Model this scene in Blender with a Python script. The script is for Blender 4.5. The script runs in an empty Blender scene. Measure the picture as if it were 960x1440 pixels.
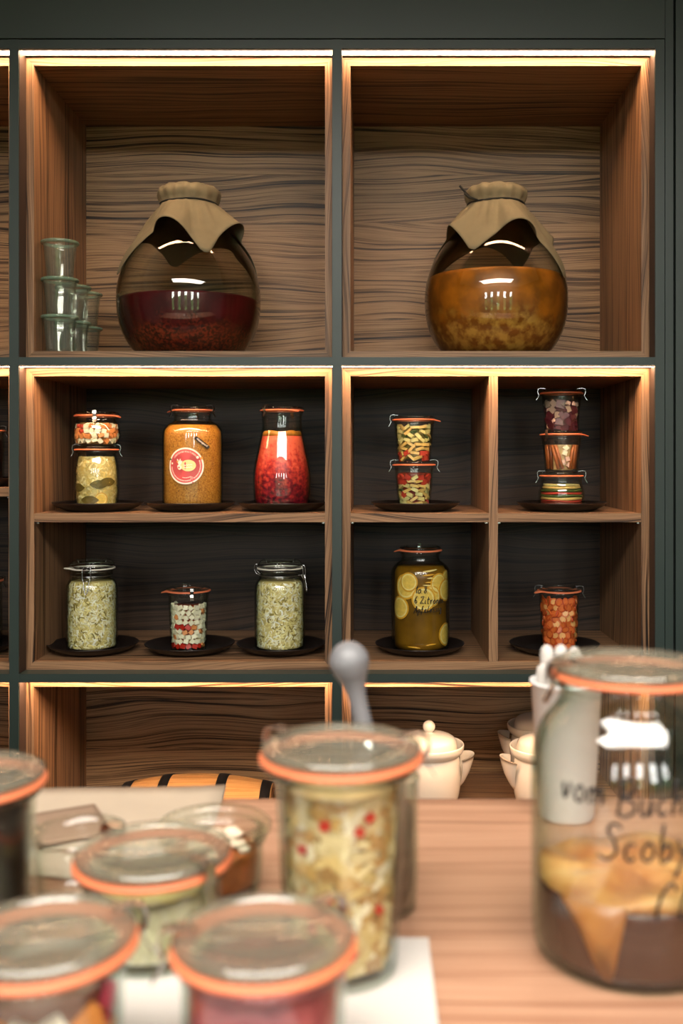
import bpy, math, random
from mathutils import Vector, Matrix, Euler
random.seed(11)
R = math.radians
PI = math.pi
S = bpy.context.scene
COL = S.collection
Z0 = 1.245            # eye height above the floor; all z below are relative to the eye

# ------------------------------------------------------------------ camera
cd = bpy.data.cameras.new('camera')
cam = bpy.data.objects.new('camera', cd); COL.objects.link(cam)
cam.location = (0, 0, Z0); cam.rotation_euler = (R(90), 0, 0)
cd.sensor_fit = 'VERTICAL'; cd.sensor_height = 36; cd.sensor_width = 24; cd.lens = 35
cd.shift_x = -44 / 1440; cd.shift_y = -75 / 1440
cd.clip_start = .02
cd.dof.use_dof = True; cd.dof.focus_distance = 2.42; cd.dof.aperture_fstop = 5.0
S.camera = cam
# ------------------------------------------------------------------ view / world / daylight
vs = S.view_settings
S.display_settings.display_device = 'sRGB'
vs.view_transform = 'Standard'; vs.look = 'None'; vs.gamma = 1; vs.use_curve_mapping = False
vs.exposure = 0.0
cy = S.cycles
cy.use_denoising = True
cy.max_bounces = 10; cy.diffuse_bounces = 4; cy.glossy_bounces = 4
cy.transmission_bounces = 6; cy.transparent_max_bounces = 40
cy.sample_clamp_indirect = 6
cy.caustics_reflective = False; cy.caustics_refractive = False
W = bpy.data.worlds.new('World'); S.world = W; W.use_nodes = True
bg = W.node_tree.nodes['Background']
bg.inputs[0].default_value = (1, .97, .93, 1); bg.inputs[1].default_value = 17.0
WIN_Y = -2.4
pl = bpy.data.lights.new('window_portal', 'AREA'); pl.shape = 'RECTANGLE'; pl.size = 4.4; pl.size_y = 1.75
pl.cycles.is_portal = True
po = bpy.data.objects.new('window_portal', pl); COL.objects.link(po)
po.location = (0, WIN_Y - .02, 1.375); po.rotation_euler = (R(90), 0, 0)
LED_STRENGTH = 54.0
LAMP_W = 130.0          # the long pendant luminaire above the counter

# ------------------------------------------------------------------ helpers
def lin(c):
    return tuple(((x / 255) / 12.92 if x / 255 <= .04045 else ((x / 255 + .055) / 1.055) ** 2.4) for x in c) + (1,)

class MB:
    def __init__(s): s.v = []; s.f = []; s.m = []; s.s = []
    def add(s, vs, fs, mi=0, smooth=False):
        b = len(s.v); s.v += [tuple(p) for p in vs]
        for f in fs:
            s.f.append(tuple(b + i for i in f)); s.m.append(mi); s.s.append(smooth)
    def box(s, x0, x1, y0, y1, z0, z1, mi=0):
        s.add([(x0,y0,z0),(x1,y0,z0),(x1,y1,z0),(x0,y1,z0),(x0,y0,z1),(x1,y0,z1),(x1,y1,z1),(x0,y1,z1)],
              [(0,3,2,1),(4,5,6,7),(0,1,5,4),(1,2,6,5),(2,3,7,6),(3,0,4,7)], mi)
    def prism(s, pts, y0, y1, mi=0):          # polygon in (x,z), extruded along y
        n = len(pts)
        s.add([(x, y0, z) for x, z in pts] + [(x, y1, z) for x, z in pts],
              [tuple(range(n)), tuple(range(2*n-1, n-1, -1))] +
              [(i, i+n, (i+1) % n + n, (i+1) % n) for i in range(n)], mi)
    def lathe(s, prof, seg=48, mi=0, smooth=True, fn=None, a0=0.0):
        rings = []; vs = []; fs = []
        for i, (r, z) in enumerate(prof):
            if r < 1e-6:
                rings.append([len(vs)]); vs.append((0, 0, z))
            else:
                ring = []
                for k in range(seg):
                    a = a0 + 2*PI*k/seg
                    rr, zz = (r, z) if fn is None else fn(r, z, a, i)
                    ring.append(len(vs)); vs.append((rr*math.cos(a), rr*math.sin(a), zz))
                rings.append(ring)
        for A, B in zip(rings, rings[1:]):
            if len(A) == 1 and len(B) == 1: continue
            for k in range(seg):
                k2 = (k+1) % seg
                if len(A) == 1: fs.append((A[0], B[k2], B[k]))
                elif len(B) == 1: fs.append((A[k], A[k2], B[0]))
                else: fs.append((A[k], A[k2], B[k2], B[k]))
        s.add(vs, fs, mi, smooth)
    def tube(s, path, r, seg=6, mi=0, closed=False, ry=None):
        P = [Vector(p) for p in path]; n = len(P); vs = []; fs = []
        up = Vector((0, 0, 1)); prev = None
        for i, p in enumerate(P):
            if closed: t = (P[(i+1) % n] - P[i-1])
            else: t = P[min(i+1, n-1)] - P[max(i-1, 0)]
            if t.length < 1e-9: t = Vector((1, 0, 0))
            t.normalize()
            if prev is None:
                a = t.cross(up)
                if a.length < .05: a = t.cross(Vector((1, 0, 0)))
            else:
                a = prev - t * prev.dot(t)
            a.normalize(); b = t.cross(a); prev = a
            rr = r[i] if isinstance(r, (list, tuple)) else r
            for k in range(seg):
                w = 2*PI*k/seg
                vs.append(p + a*(rr*math.cos(w)) + b*((ry or rr)*math.sin(w)))
        m = n if closed else n-1
        for i in range(m):
            j = (i+1) % n
            for k in range(seg):
                k2 = (k+1) % seg
                fs.append((i*seg+k, i*seg+k2, j*seg+k2, j*seg+k))
        if not closed:
            fs.append(tuple(range(seg-1, -1, -1))); fs.append(tuple(range((n-1)*seg, n*seg)))
        s.add(vs, fs, mi, True)
    def sphere(s, c, r, nu=14, nv=9, mi=0, sc=(1, 1, 1)):
        b = MB(); b.lathe([(max(0, r*math.sin(PI*i/nv)), -r*math.cos(PI*i/nv)) for i in range(nv+1)], nu)
        s.add([(c[0]+x*sc[0], c[1]+y*sc[1], c[2]+z*sc[2]) for x, y, z in b.v], b.f, mi, True)
    def strip(s, rz, ang, w, t, mi=0):        # a bent metal strip given in (radius, z), centred at angle ang
        ca, sa = math.sin(ang), -math.cos(ang)
        vs = []; n = len(rz)
        for i, (r, z) in enumerate(rz):
            a = Vector(rz[min(i+1, n-1)]) - Vector(rz[max(i-1, 0)]); a.normalize()
            nr, nz = a[1]*t/2, -a[0]*t/2
            for sw in (-1, 1):
                for q in (-1, 1):
                    rr = r + q*nr; zz = z + q*nz
                    vs.append((ca*rr - sa*sw*w/2, sa*rr + ca*sw*w/2, zz))
        fs = []
        for i in range(n-1):
            o = 4*i
            for a, b in ((0, 1), (1, 3), (3, 2), (2, 0)): fs.append((o+a, o+b, o+4+b, o+4+a))
        fs += [(0, 2, 3, 1), (4*n-4, 4*n-3, 4*n-1, 4*n-2)]
        s.add(vs, fs, mi)
    def mesh(s, name, mats):
        me = bpy.data.meshes.new(name); me.from_pydata(s.v, [], s.f)
        for m in (mats if isinstance(mats, (list, tuple)) else [mats]): me.materials.append(m)
        me.polygons.foreach_set('material_index', s.m)
        me.polygons.foreach_set('use_smooth', s.s); me.update()
        return me
    def build(s, name, mats, parent=None, loc=(0, 0, 0), rot=(0, 0, 0)):
        return place(name, s.mesh(name, mats), parent, loc, rot)

def place(name, me, parent=None, loc=(0, 0, 0), rot=(0, 0, 0)):
    o = bpy.data.objects.new(name, me); COL.objects.link(o)
    if parent is not None:
        o.parent = parent; o.location = loc
    else:
        o.location = (loc[0], loc[1], loc[2] + Z0)
    o.rotation_euler = rot
    return o
def tag(o, label=None, cat=None, group=None, kind=None):
    if label: o['label'] = label
    if cat: o['category'] = cat
    if group: o['group'] = group
    if kind: o['kind'] = kind
    return o
def thing(name, label, cat, loc=(0, 0, 0), rz=0, group=None):
    o = bpy.data.objects.new(name, None); COL.objects.link(o); o.empty_display_size = .05
    o.location = (loc[0], loc[1], loc[2] + Z0); o.rotation_euler = (0, 0, rz)
    return tag(o, label, cat, group)
def smooth_pts(P, n=6):
    out = []
    for i in range(len(P)-1):
        p0, p1, p2, p3 = P[max(i-1, 0)], P[i], P[i+1], P[min(i+2, len(P)-1)]
        for k in range(n):
            t = k/n
            out.append(tuple(.5*((2*b) + (c-a)*t + (2*a-5*b+4*c-d)*t*t + (3*b-a-3*c+d)*t**3)
                             for a, b, c, d in zip(p0, p1, p2, p3)))
    out.append(tuple(P[-1])); return out
def interp(P, x):                      # P sorted list of (x, y)
    if x <= P[0][0]: return P[0][1]
    for (a, b), (c, d) in zip(P, P[1:]):
        if x <= c: return b + (d-b)*(x-a)/max(c-a, 1e-9)
    return P[-1][1]

# ------------------------------------------------------------------ materials
def new_mat(name):
    m = bpy.data.materials.new(name); m.use_nodes = True
    nt = m.node_tree; return m, nt, nt.nodes['Principled BSDF']
def nd(nt, t, **kw):
    n = nt.nodes.new(t)
    for k, v in kw.items():
        if k.startswith('i_'): n.inputs[k[2:]].default_value = v
        else: setattr(n, k, v)
    return n
def mth(nt, op, a, b=None, c=None):
    n = nt.nodes.new('ShaderNodeMath'); n.operation = op
    for i, x in enumerate((a, b, c)):
        if x is None: continue
        if isinstance(x, (int, float)): n.inputs[i].default_value = x
        else: nt.links.new(x, n.inputs[i])
    return n.outputs[0]
def ramp(nt, fac, stops):
    n = nt.nodes.new('ShaderNodeValToRGB'); e = n.color_ramp.elements
    while len(e) < len(stops): e.new(.5)
    for q, (p, c) in zip(e, stops): q.position = p; q.color = c
    nt.links.new(fac, n.inputs[0]); return n.outputs[0]
def plain(name, col, rough=.5, metal=0, spec=.5, coat=0, bump=0, bscale=60, var=.0, vscale=9):
    m, nt, p = new_mat(name)
    p.inputs['Base Color'].default_value = lin(col); p.inputs['Roughness'].default_value = rough
    p.inputs['Metallic'].default_value = metal; p.inputs['Specular IOR Level'].default_value = spec
    p.inputs['Coat Weight'].default_value = coat
    tc = nd(nt, 'ShaderNodeTexCoord')
    if var:
        n = nd(nt, 'ShaderNodeTexNoise', i_Scale=vscale, i_Detail=5); nt.links.new(tc.outputs['Object'], n.inputs['Vector'])
        c = lin(col)
        a = tuple(x*(1-var) for x in c[:3]) + (1,); b = tuple(min(1, x*(1+var)) for x in c[:3]) + (1,)
        nt.links.new(ramp(nt, n.outputs['Fac'], [(.3, a), (.7, b)]), p.inputs['Base Color'])
    if bump:
        n = nd(nt, 'ShaderNodeTexNoise', i_Scale=bscale, i_Detail=4); nt.links.new(tc.outputs['Object'], n.inputs['Vector'])
        b = nd(nt, 'ShaderNodeBump', i_Strength=bump, i_Distance=.002); nt.links.new(n.outputs['Fac'], b.inputs['Height'])
        nt.links.new(b.outputs['Normal'], p.inputs['Normal'])
    return m
def wood(name, axis, dark, mid, light, period=.013, rough=.45, warp=.05, streak=1.0):
    m, nt, p = new_mat(name)
    tc = nd(nt, 'ShaderNodeTexCoord'); oi = nd(nt, 'ShaderNodeObjectInfo')
    sp = nd(nt, 'ShaderNodeSeparateXYZ'); nt.links.new(tc.outputs['Object'], sp.inputs[0])
    X, Y, Z = sp.outputs
    al, (b1, b2) = {'X': (X, (Y, Z)), 'Y': (Y, (X, Z)), 'Z': (Z, (X, Y))}[axis]
    rnd = mth(nt, 'MULTIPLY', oi.outputs['Random'], 17.0)
    ac = mth(nt, 'ADD', mth(nt, 'ADD', b1, b2), rnd)
    al2 = mth(nt, 'ADD', al, mth(nt, 'MULTIPLY', rnd, 2.3))
    def vec(a, b):
        c = nd(nt, 'ShaderNodeCombineXYZ'); nt.links.new(mth(nt, 'MULTIPLY', al2, a), c.inputs[0])
        nt.links.new(mth(nt, 'MULTIPLY', ac, b), c.inputs[1]); return c.outputs[0]
    n1 = nd(nt, 'ShaderNodeTexNoise', i_Scale=1.0, i_Detail=1.2, i_Roughness=.4); nt.links.new(vec(1.7, 4.0), n1.inputs['Vector'])
    wv = mth(nt, 'MULTIPLY', mth(nt, 'SUBTRACT', n1.outputs['Fac'], .5), warp*2)
    acw = mth(nt, 'ADD', ac, wv)
    def nz(a, b, det):
        c = nd(nt, 'ShaderNodeCombineXYZ'); nt.links.new(mth(nt, 'MULTIPLY', al2, a), c.inputs[0])
        nt.links.new(mth(nt, 'MULTIPLY', acw, b), c.inputs[1])
        n = nd(nt, 'ShaderNodeTexNoise', i_Scale=1.0, i_Detail=det, i_Roughness=.65); nt.links.new(c.outputs[0], n.inputs['Vector'])
        return n.outputs['Fac']
    g1 = nz(.7, 1.0/period, 3.0); g2 = nz(2.0, 3.2/period, 2.0); g3 = nz(9.0, 9.0/period, 1.0)
    n4 = nd(nt, 'ShaderNodeTexNoise', i_Scale=1.0, i_Detail=1.0); nt.links.new(vec(1.3, 7.0), n4.inputs['Vector'])
    f = mth(nt, 'ADD', mth(nt, 'ADD', mth(nt, 'MULTIPLY', g1, .52), mth(nt, 'MULTIPLY', g2, .26)),
            mth(nt, 'ADD', mth(nt, 'MULTIPLY', g3, .12), mth(nt, 'MULTIPLY', n4.outputs['Fac'], .10)))
    nt.links.new(ramp(nt, f, [(.41, lin(dark)), (.46, lin(mid)), (.53, lin(light)), (.61, lin(mid))]), p.inputs['Base Color'])
    p.inputs['Roughness'].default_value = rough; p.inputs['Specular IOR Level'].default_value = .35
    b = nd(nt, 'ShaderNodeBump', i_Strength=.12, i_Distance=.001); nt.links.new(f, b.inputs['Height'])
    nt.links.new(b.outputs['Normal'], p.inputs['Normal'])
    return m
def glass(name, tint=(.985, .995, .985), edge=(.55, .68, .60), rough=.015, f0=.045):
    m = bpy.data.materials.new(name); m.use_nodes = True; nt = m.node_tree; nt.nodes.clear()
    out = nd(nt, 'ShaderNodeOutputMaterial')
    lw = nd(nt, 'ShaderNodeLayerWeight', i_Blend=.5); f = lw.outputs['Facing']
    fac = mth(nt, 'MULTIPLY_ADD', mth(nt, 'POWER', f, 5.0), 1-f0, f0)
    col = ramp(nt, mth(nt, 'POWER', f, 2.6), [(0, tint + (1,)), (1, edge + (1,))])
    tr = nd(nt, 'ShaderNodeBsdfTransparent'); nt.links.new(col, tr.inputs[0])
    gl = nd(nt, 'ShaderNodeBsdfGlossy', i_Roughness=rough)
    mx = nd(nt, 'ShaderNodeMixShader'); nt.links.new(fac, mx.inputs[0])
    nt.links.new(tr.outputs[0], mx.inputs[1]); nt.links.new(gl.outputs[0], mx.inputs[2])
    nt.links.new(mx.outputs[0], out.inputs[0]); return m
def mottled(name, stops, scale=120, rough=.4, bump=.3, detail=4, stretch=(1, 1, 1), voro=False):
    m, nt, p = new_mat(name)
    tc = nd(nt, 'ShaderNodeTexCoord'); mp = nd(nt, 'ShaderNodeMapping'); mp.inputs['Scale'].default_value = stretch
    nt.links.new(tc.outputs['Object'], mp.inputs[0])
    if voro:
        n = nd(nt, 'ShaderNodeTexVoronoi', i_Scale=scale); fac = n.outputs['Distance']
    else:
        n = nd(nt, 'ShaderNodeTexNoise', i_Scale=scale, i_Detail=detail, i_Roughness=.6); fac = n.outputs['Fac']
    nt.links.new(mp.outputs[0], n.inputs['Vector'])
    nt.links.new(ramp(nt, fac, [(q, lin(c)) for q, c in stops]), p.inputs['Base Color'])
    p.inputs['Roughness'].default_value = rough
    b = nd(nt, 'ShaderNodeBump', i_Strength=bump, i_Distance=.002); nt.links.new(fac, b.inputs['Height'])
    nt.links.new(b.outputs['Normal'], p.inputs['Normal']); return m
def emit(name, col, st):
    m = bpy.data.materials.new(name); m.use_nodes = True; nt = m.node_tree; nt.nodes.clear()
    out = nd(nt, 'ShaderNodeOutputMaterial'); e = nd(nt, 'ShaderNodeEmission', i_Strength=st)
    e.inputs[0].default_value = col + (1,); nt.links.new(e.outputs[0], out.inputs[0]); return m
def attr_mat(name, rough=.45):
    m, nt, p = new_mat(name)
    a = nd(nt, 'ShaderNodeAttribute'); a.attribute_name = 'shade'
    nt.links.new(a.outputs['Color'], p.inputs['Base Color']); p.inputs['Roughness'].default_value = rough
    p.inputs['Subsurface Weight'].default_value = 0
    return m

WD, WM, WL = (38, 26, 18), (112, 82, 57), (164, 126, 92)
M = {}
for ax in 'XYZ': M['wood'+ax] = wood('walnut_grain_'+ax.lower(), ax, WD, WM, WL)
M['back'] = wood('walnut_back_panel', 'X', (28, 20, 14), (112, 86, 60), (176, 142, 104), period=.0115, warp=.055)
M['backshade'] = wood('walnut_back_shaded', 'X', (14, 10, 8), (42, 31, 23), (68, 51, 38), period=.0115, warp=.06)  # back walnut with the middle row's shade put into its colour
M['sidedark'] = wood('dark_side_lining', 'Z', (16, 11, 8), (48, 32, 22), (70, 48, 34))
M['table'] = wood('pale_walnut_worktop', 'X', (112, 78, 58), (150, 108, 84), (176, 136, 110), period=.016, warp=.015, rough=.35)
M['green'] = plain('dark_green_lacquer', (44, 57, 52), .42, var=.08, vscale=4)
M['lining'] = plain('dark_brown_recess_lining', (52, 38, 30), .6)
M['black'] = plain('black_shadow_gap', (8, 9, 9), .7)
M['led'] = emit('warm_led_diffuser', (1.0, .60, .35), LED_STRENGTH)
M['alu'] = plain('aluminium_profile', (150, 140, 130), .4, 1)
M['plaster'] = plain('dark_grey_plaster', (92, 94, 90), .85, bump=.05, var=.03)
M['floor'] = wood('oak_floor', 'X', (66, 52, 40), (96, 78, 60), (120, 100, 80), period=.03)
M['glass'] = glass('jar_glass')
M['glassg'] = glass('green_tinted_glass', (.975, .992, .98), (.52, .70, .60), f0=.06)
M['glassd'] = glass('demijohn_glass', (.955, .96, .92), (.30, .31, .22), f0=.05)
def fogged(name, col, amount):
    m = glass(name, (.95, .96, .94), (.6, .66, .6), .03, .085); nt = m.node_tree
    out = [n for n in nt.nodes if n.type == 'OUTPUT_MATERIAL'][0]; src = out.inputs[0].links[0].from_socket
    df = nd(nt, 'ShaderNodeBsdfDiffuse'); df.inputs[0].default_value = lin(col)
    mx = nd(nt, 'ShaderNodeMixShader'); mx.inputs[0].default_value = amount
    nt.links.new(src, mx.inputs[1]); nt.links.new(df.outputs[0], mx.inputs[2]); nt.links.new(mx.outputs[0], out.inputs[0]); return m
M['rimglass'] = fogged('green_rim_glass', (150, 186, 160), .38)
M['cupglass'] = fogged('pressed_glass', (190, 205, 195), .05)
M['fog'] = fogged('fogged_lid_glass', (150, 142, 124), .22)
M['wglass'] = glass('window_pane_glass', (.97, .98, .98), (.8, .85, .85))
M['rubber'] = plain('orange_rubber', (216, 118, 78), .5)
M['rubw'] = plain('white_rubber', (228, 222, 205), .5)
M['steel'] = plain('polished_steel', (200, 200, 200), .22, 1)
M['plate'] = plain('black_brown_stoneware', (30, 23, 20), .32, var=.25, vscale=20)
M['cloth'] = plain('olive_grey_linen', (120, 112, 86), .9, bump=.35, bscale=700, var=.07, vscale=30)
M['cord'] = plain('dark_cord', (30, 30, 24), .9)
M['white'] = plain('white_glazed_ceramic', (236, 226, 208), .18, coat=.4)
M['paper'] = plain('white_paper', (196, 190, 184), .8, var=.02)
M['kraft'] = plain('pale_parchment', (178, 162, 142), .85, var=.06, vscale=12)
M['brownpaper'] = plain('brown_kraft_paper', (142, 118, 98), .85, var=.06, vscale=12)
M['grey'] = plain('grey_silicone', (116, 116, 119), .45)
M['shade'] = attr_mat('shredded_vegetable')
M['ink'] = plain('black_marker_ink', (18, 16, 16), .5)
M['lawn'] = plain('garden_lawn', (70, 104, 48), .9, var=.3, vscale=2)
M['hedge'] = plain('garden_hedge', (52, 92, 44), .9, var=.5, vscale=6)
M['stave'] = wood('barrel_oak', 'X', (150, 96, 48), (196, 138, 78), (222, 168, 104), period=.008, warp=.004)
M['iron'] = plain('black_iron_hoop', (44, 42, 42), .55, .6)

# ------------------------------------------------------------------ room shell
ROOM_X, Y_BACK, CEIL = 3.0, 2.80, 2.72 - Z0
FL = -Z0
def struct(name, mb, mat):
    return tag(mb.build(name, mat), kind='structure')
b = MB(); b.box(-ROOM_X, ROOM_X, WIN_Y - .2, Y_BACK + .1, FL - .1, FL); struct('floor', b, M['floor'])
b = MB(); b.box(-ROOM_X, ROOM_X, WIN_Y - .2, Y_BACK + .1, CEIL, CEIL + .1); struct('ceiling', b, plain('white_ceiling_paint', (205, 203, 198), .85))
b = MB(); b.box(-ROOM_X, ROOM_X, Y_BACK, Y_BACK + .1, FL, CEIL); struct('wall_back', b, M['plaster'])
b = MB(); b.box(-ROOM_X - .1, -ROOM_X, WIN_Y - .2, Y_BACK + .1, FL, CEIL); struct('wall_left', b, M['plaster'])
b = MB(); b.box(ROOM_X, ROOM_X + .1, WIN_Y - .2, Y_BACK + .1, FL, CEIL); struct('wall_right', b, M['plaster'])
wz0, wz1 = FL + .50, FL + 2.25
b = MB()
b.box(-ROOM_X, ROOM_X, WIN_Y - .2, WIN_Y, FL, wz0); b.box(-ROOM_X, ROOM_X, WIN_Y - .2, WIN_Y, wz1, CEIL)
b.box(-ROOM_X, -2.2, WIN_Y - .2, WIN_Y, wz0, wz1); b.box(2.2, ROOM_X, WIN_Y - .2, WIN_Y, wz0, wz1)
for i in range(6):                       # piers between the narrow windows
    xc = -2.2 + i*.88; b.box(max(xc-.25, -2.2), min(xc+.25, 2.2), WIN_Y - .2, WIN_Y, wz0, wz1)
struct('wall_front', b, M['plaster'])
for i in range(5):
    x0 = -2.2 + i*.88; x1 = x0 + .88
    w = bpy.data.objects.new('window_%d' % (i+1), None); COL.objects.link(w); w['kind'] = 'structure'
    w.location = (x0 + .44, WIN_Y - .1, wz0 + Z0)
    hh = wz1 - wz0
    for (a, c, e, f, nm) in ((-.19, -.165, 0, hh, 'frame_side'), (.165, .19, 0, hh, 'frame_side'),
                             (-.165, .165, 0, .05, 'frame_rail'), (-.165, .165, hh-.05, hh, 'frame_rail'), (-.165, .165, 1.05, 1.08, 'mullion')):
        q = MB(); q.box(a, c, -.03, .03, e, f); q.build(nm, M['green'], w)
    for e, f in ((.05, 1.05), (1.08, hh-.05)):
        q = MB(); q.box(-.165, .165, -.003, .003, e, f); q.build('pane', M['wglass'], w)
b = MB(); b.box(-14, 14, -18, WIN_Y - .2, FL - .3, FL - .15); struct('garden_lawn', b, M['lawn'])
b = MB()
for i in range(60):
    x = -9 + 18*(i % 30)/29 + random.uniform(-.3, .3)
    b.sphere((x, -9.5 + random.uniform(-.4, .4), FL + random.uniform(.2, 1.5)), random.uniform(.5, .85), 9, 6)
struct('garden_hedge', b, M['hedge'])

LAMP_Z = 1.38; LAMP_Y = -.30
# one long luminaire hung above the counter
g = thing('pendant_light', 'long flat pendant luminaire hanging above the counter', 'lamp', (0, LAMP_Y, LAMP_Z))
q = MB(); q.box(-1.27, 1.27, -.47, .47, .012, .06); q.build('housing', M['alu'], g)
for cx in (-1.1, 1.1):
    q = MB(); q.tube([(cx, 0, .06), (cx, 0, CEIL-LAMP_Z)], .002); q.build('suspension_wire', M['steel'], g)
q = MB(); q.box(-1.25, 1.25, -.45, .45, .004, .0118); q.build('diffuser', emit('luminaire_diffuser', (1, .95, .88), 1.5), g)
ld = bpy.data.lights.new('luminaire', 'AREA'); ld.shape = 'RECTANGLE'; ld.size = 2.5; ld.size_y = .90; ld.energy = LAMP_W; ld.color = (1, .93, .84)
lo = bpy.data.objects.new('luminaire', ld); COL.objects.link(lo); lo.location = (0, LAMP_Y, LAMP_Z+Z0)

# ------------------------------------------------------------------ green shelving carcass and walnut cubbies
YP, YB, YE = 2.285, 2.333, 2.758         # carcass front, cubby front, inside of the back panel
PX = [-1.575, -.834, -.093, .648]; PW = .0215
SZ = [.942, .2146, -.513]; ST = .0185     # undersides of the horizontal boards
LOW = -1.2405
root = thing('shelving_carcass', 'dark green lacquered shelving frame with posts and boards holding walnut cubbies', 'shelving', (0, 2.5, FL))
def cpart(name, x0, x1, y0, y1, z0, z1, mat='green', parent=root):
    q = MB(); q.box(x0, x1, y0-2.5, y1-2.5, z0-FL, z1-FL); return q.build(name, M[mat], parent)
for x in PX: cpart('post', x, x+PW, YP, Y_BACK-.02, FL, SZ[0]+.0205)
for i in range(3):
    for z in SZ: cpart('shelf_board', PX[i]+PW, PX[i+1], YP+.0006, Y_BACK-.02, z, z+(ST if z < .9 else .02))
    cpart('plinth', PX[i]+PW, PX[i+1], YP, Y_BACK-.02, FL, FL+.022)
for x in PX[:-1]:
  for za, zb in ((FL+.03, SZ[2]-.004), (SZ[2]+ST+.001, SZ[1]-.004), (SZ[1]+ST+.001, SZ[0]-.004)): cpart('recess_lining', x+PW+.00005, x+PW+.0007, YP+.004, YB-.0005, za, zb, 'lining')
for x in PX[1:]:
  for za, zb in ((FL+.03, SZ[2]-.004), (SZ[2]+ST+.001, SZ[1]-.004), (SZ[1]+ST+.001, SZ[0]-.004)): cpart('recess_lining', x-.0007, x-.00005, YP+.004, YB-.0005, za, zb, 'lining')
cpart('back_lining', PX[0], PX[-1]+PW, Y_BACK-.019, Y_BACK-.002, FL, SZ[0], 'black')
cpart('fascia_panel', PX[0]-.3, PX[-1]+PW-.0005, YP-.004, YP+.016, .9635, CEIL-.001)
cpart('end_panel', PX[-1]+PW+.0012, .6885, YP-.002, Y_BACK-.02, FL, CEIL-.001)
tag(cpart('shadow_gap', .6885, .6945, YP+.012, YP+.03, FL, CEIL-.001, 'black'))
dr = thing('cupboard_door', 'tall plain dark green cupboard door beside the shelving', 'door', (.98, 2.5, FL))
q = MB(); q.box(-.285, .285, YP-2.5, YP-2.48, .004, CEIL-FL-.002); q.build('door_panel', M['green'], dr)
q = MB(); q.box(-.285, .285, YP-2.48, Y_BACK-2.52, .004, CEIL-FL-.002); q.build('cupboard_body', M['green'], dr)
T = .0190
def cubby(col, row, label, shelf=None, divider=None, back='back', shelf_parts=None):
    x0, x1 = PX[col]+PW, PX[col+1]
    zb = [SZ[1]+ST, SZ[2]+ST, FL+.022][row]; zt = SZ[row]-.0025
    cx = (x0+x1)/2; w = (x1-x0)/2; h = zt-zb
    g = thing('walnut_cubby', label, 'shelf box', (cx, YB, zb), group='walnut cubbies in the green shelving')
    d = YE-YB
    for nm, pts, mt in (('side_panel', [(-w, 0), (-w+T, T), (-w+T, h-T), (-w, h)], 'woodZ'),
                        ('side_panel', [(w, 0), (w, h), (w-T, h-T), (w-T, T)], 'woodZ'),
                        ('bottom_panel', [(-w, 0), (w, 0), (w-T, T), (-w+T, T)], 'woodX'),
                        ('top_panel', [(-w, h), (-w+T, h-T), (w-T, h-T), (w, h)], 'woodX')):
        q = MB(); q.prism(pts, 0, d); q.build(nm, M[mt], g)
    n = 5; ph = (h-2*T)/n                   # back made of horizontal veneer boards
    for k in range(n):
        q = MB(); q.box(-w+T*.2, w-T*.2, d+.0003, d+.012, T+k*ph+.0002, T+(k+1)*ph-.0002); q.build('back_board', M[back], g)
    if shelf is not None:
        segs = [(-w+T+.0004, w-T-.0004)]
        if divider is not None: segs = [(-w+T+.0004, divider-cx-.0108), (divider-cx+.0108, w-T-.0004)]
        for a, c in segs:
            q = MB(); q.box(a, c, .001, d-.001, shelf-zb-.0205, shelf-zb)
            o = q.build('shelf', M['woodX'], g)
            for xx in (a+.004, c-.004):
                q = MB(); q.box(xx-.003, xx+.003, .012, .02, shelf-zb-.0245, shelf-zb-.0207); q.build('shelf_peg', M['steel'], o)
    if divider is not None:
        q = MB(); q.box(divider-cx-.0105, divider-cx+.0105, .0005, d-.0005, T+.0003, h-T-.0003); q.build('divider', M['woodZ'], g)
    # LED strip under the board above
    over = {(0, 0): 'the empty upper cubby next to the red demijohn', (1, 0): 'the red fruit demijohn', (2, 0): 'the amber herb demijohn',
            (0, 1): 'the cut-off cubby of dark jars', (1, 1): 'the mustard jar cubby', (2, 1): 'the divided cubby with the lemon jar',
            (0, 2): 'the empty lower cubby next to the barrel', (1, 2): 'the oak barrel cubby', (2, 2): 'the white crocks cubby'}[(col, row)]
    s = thing('light_strip', 'warm white LED strip glowing above ' + over, 'light',
              (cx, YP+.0135, SZ[row]), group='LED strips above the cubbies')
    q = MB(); q.box(-w+.0005, w-.0005, .008-.0125, .008+.0150, -.0012, -.0002); q.build('diffuser', M['led'], s)
    q = MB(); q.box(-w+.0005, w-.0005, -.0075, -.0047, -.0024, -.0002); q.build('profile_rail', M['alu'], s)
    return g
FLOOR_TOP = SZ[1]+ST+T; FLOOR_MID = SZ[2]+ST+T; FLOOR_LOW = FL+.022+T
SH = -.1283
cubby(0, 0, 'empty upper walnut cubby next to the cubby with the red demijohn')
cubby(1, 0, 'walnut cubby with the red fruit demijohn and stacked empty glasses')
cubby(2, 0, 'walnut cubby with the amber herb demijohn')
cubby(0, 1, 'walnut cubby with one shelf and dark jars cut off by the post', shelf=-.068, back='backshade')
cubby(1, 1, 'walnut cubby with one long shelf holding six plates of jars', shelf=SH, back='backshade')
cubby(2, 1, 'walnut cubby with four compartments and the lemon jar', shelf=SH, divider=.2825, back='backshade')
cubby(0, 2, 'empty lower walnut cubby next to the cubby with the barrel')
cubby(1, 2, 'walnut cubby with the small oak barrel')
cubby(2, 2, 'walnut cubby with the white ceramic crocks', shelf=-.87)

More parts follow.
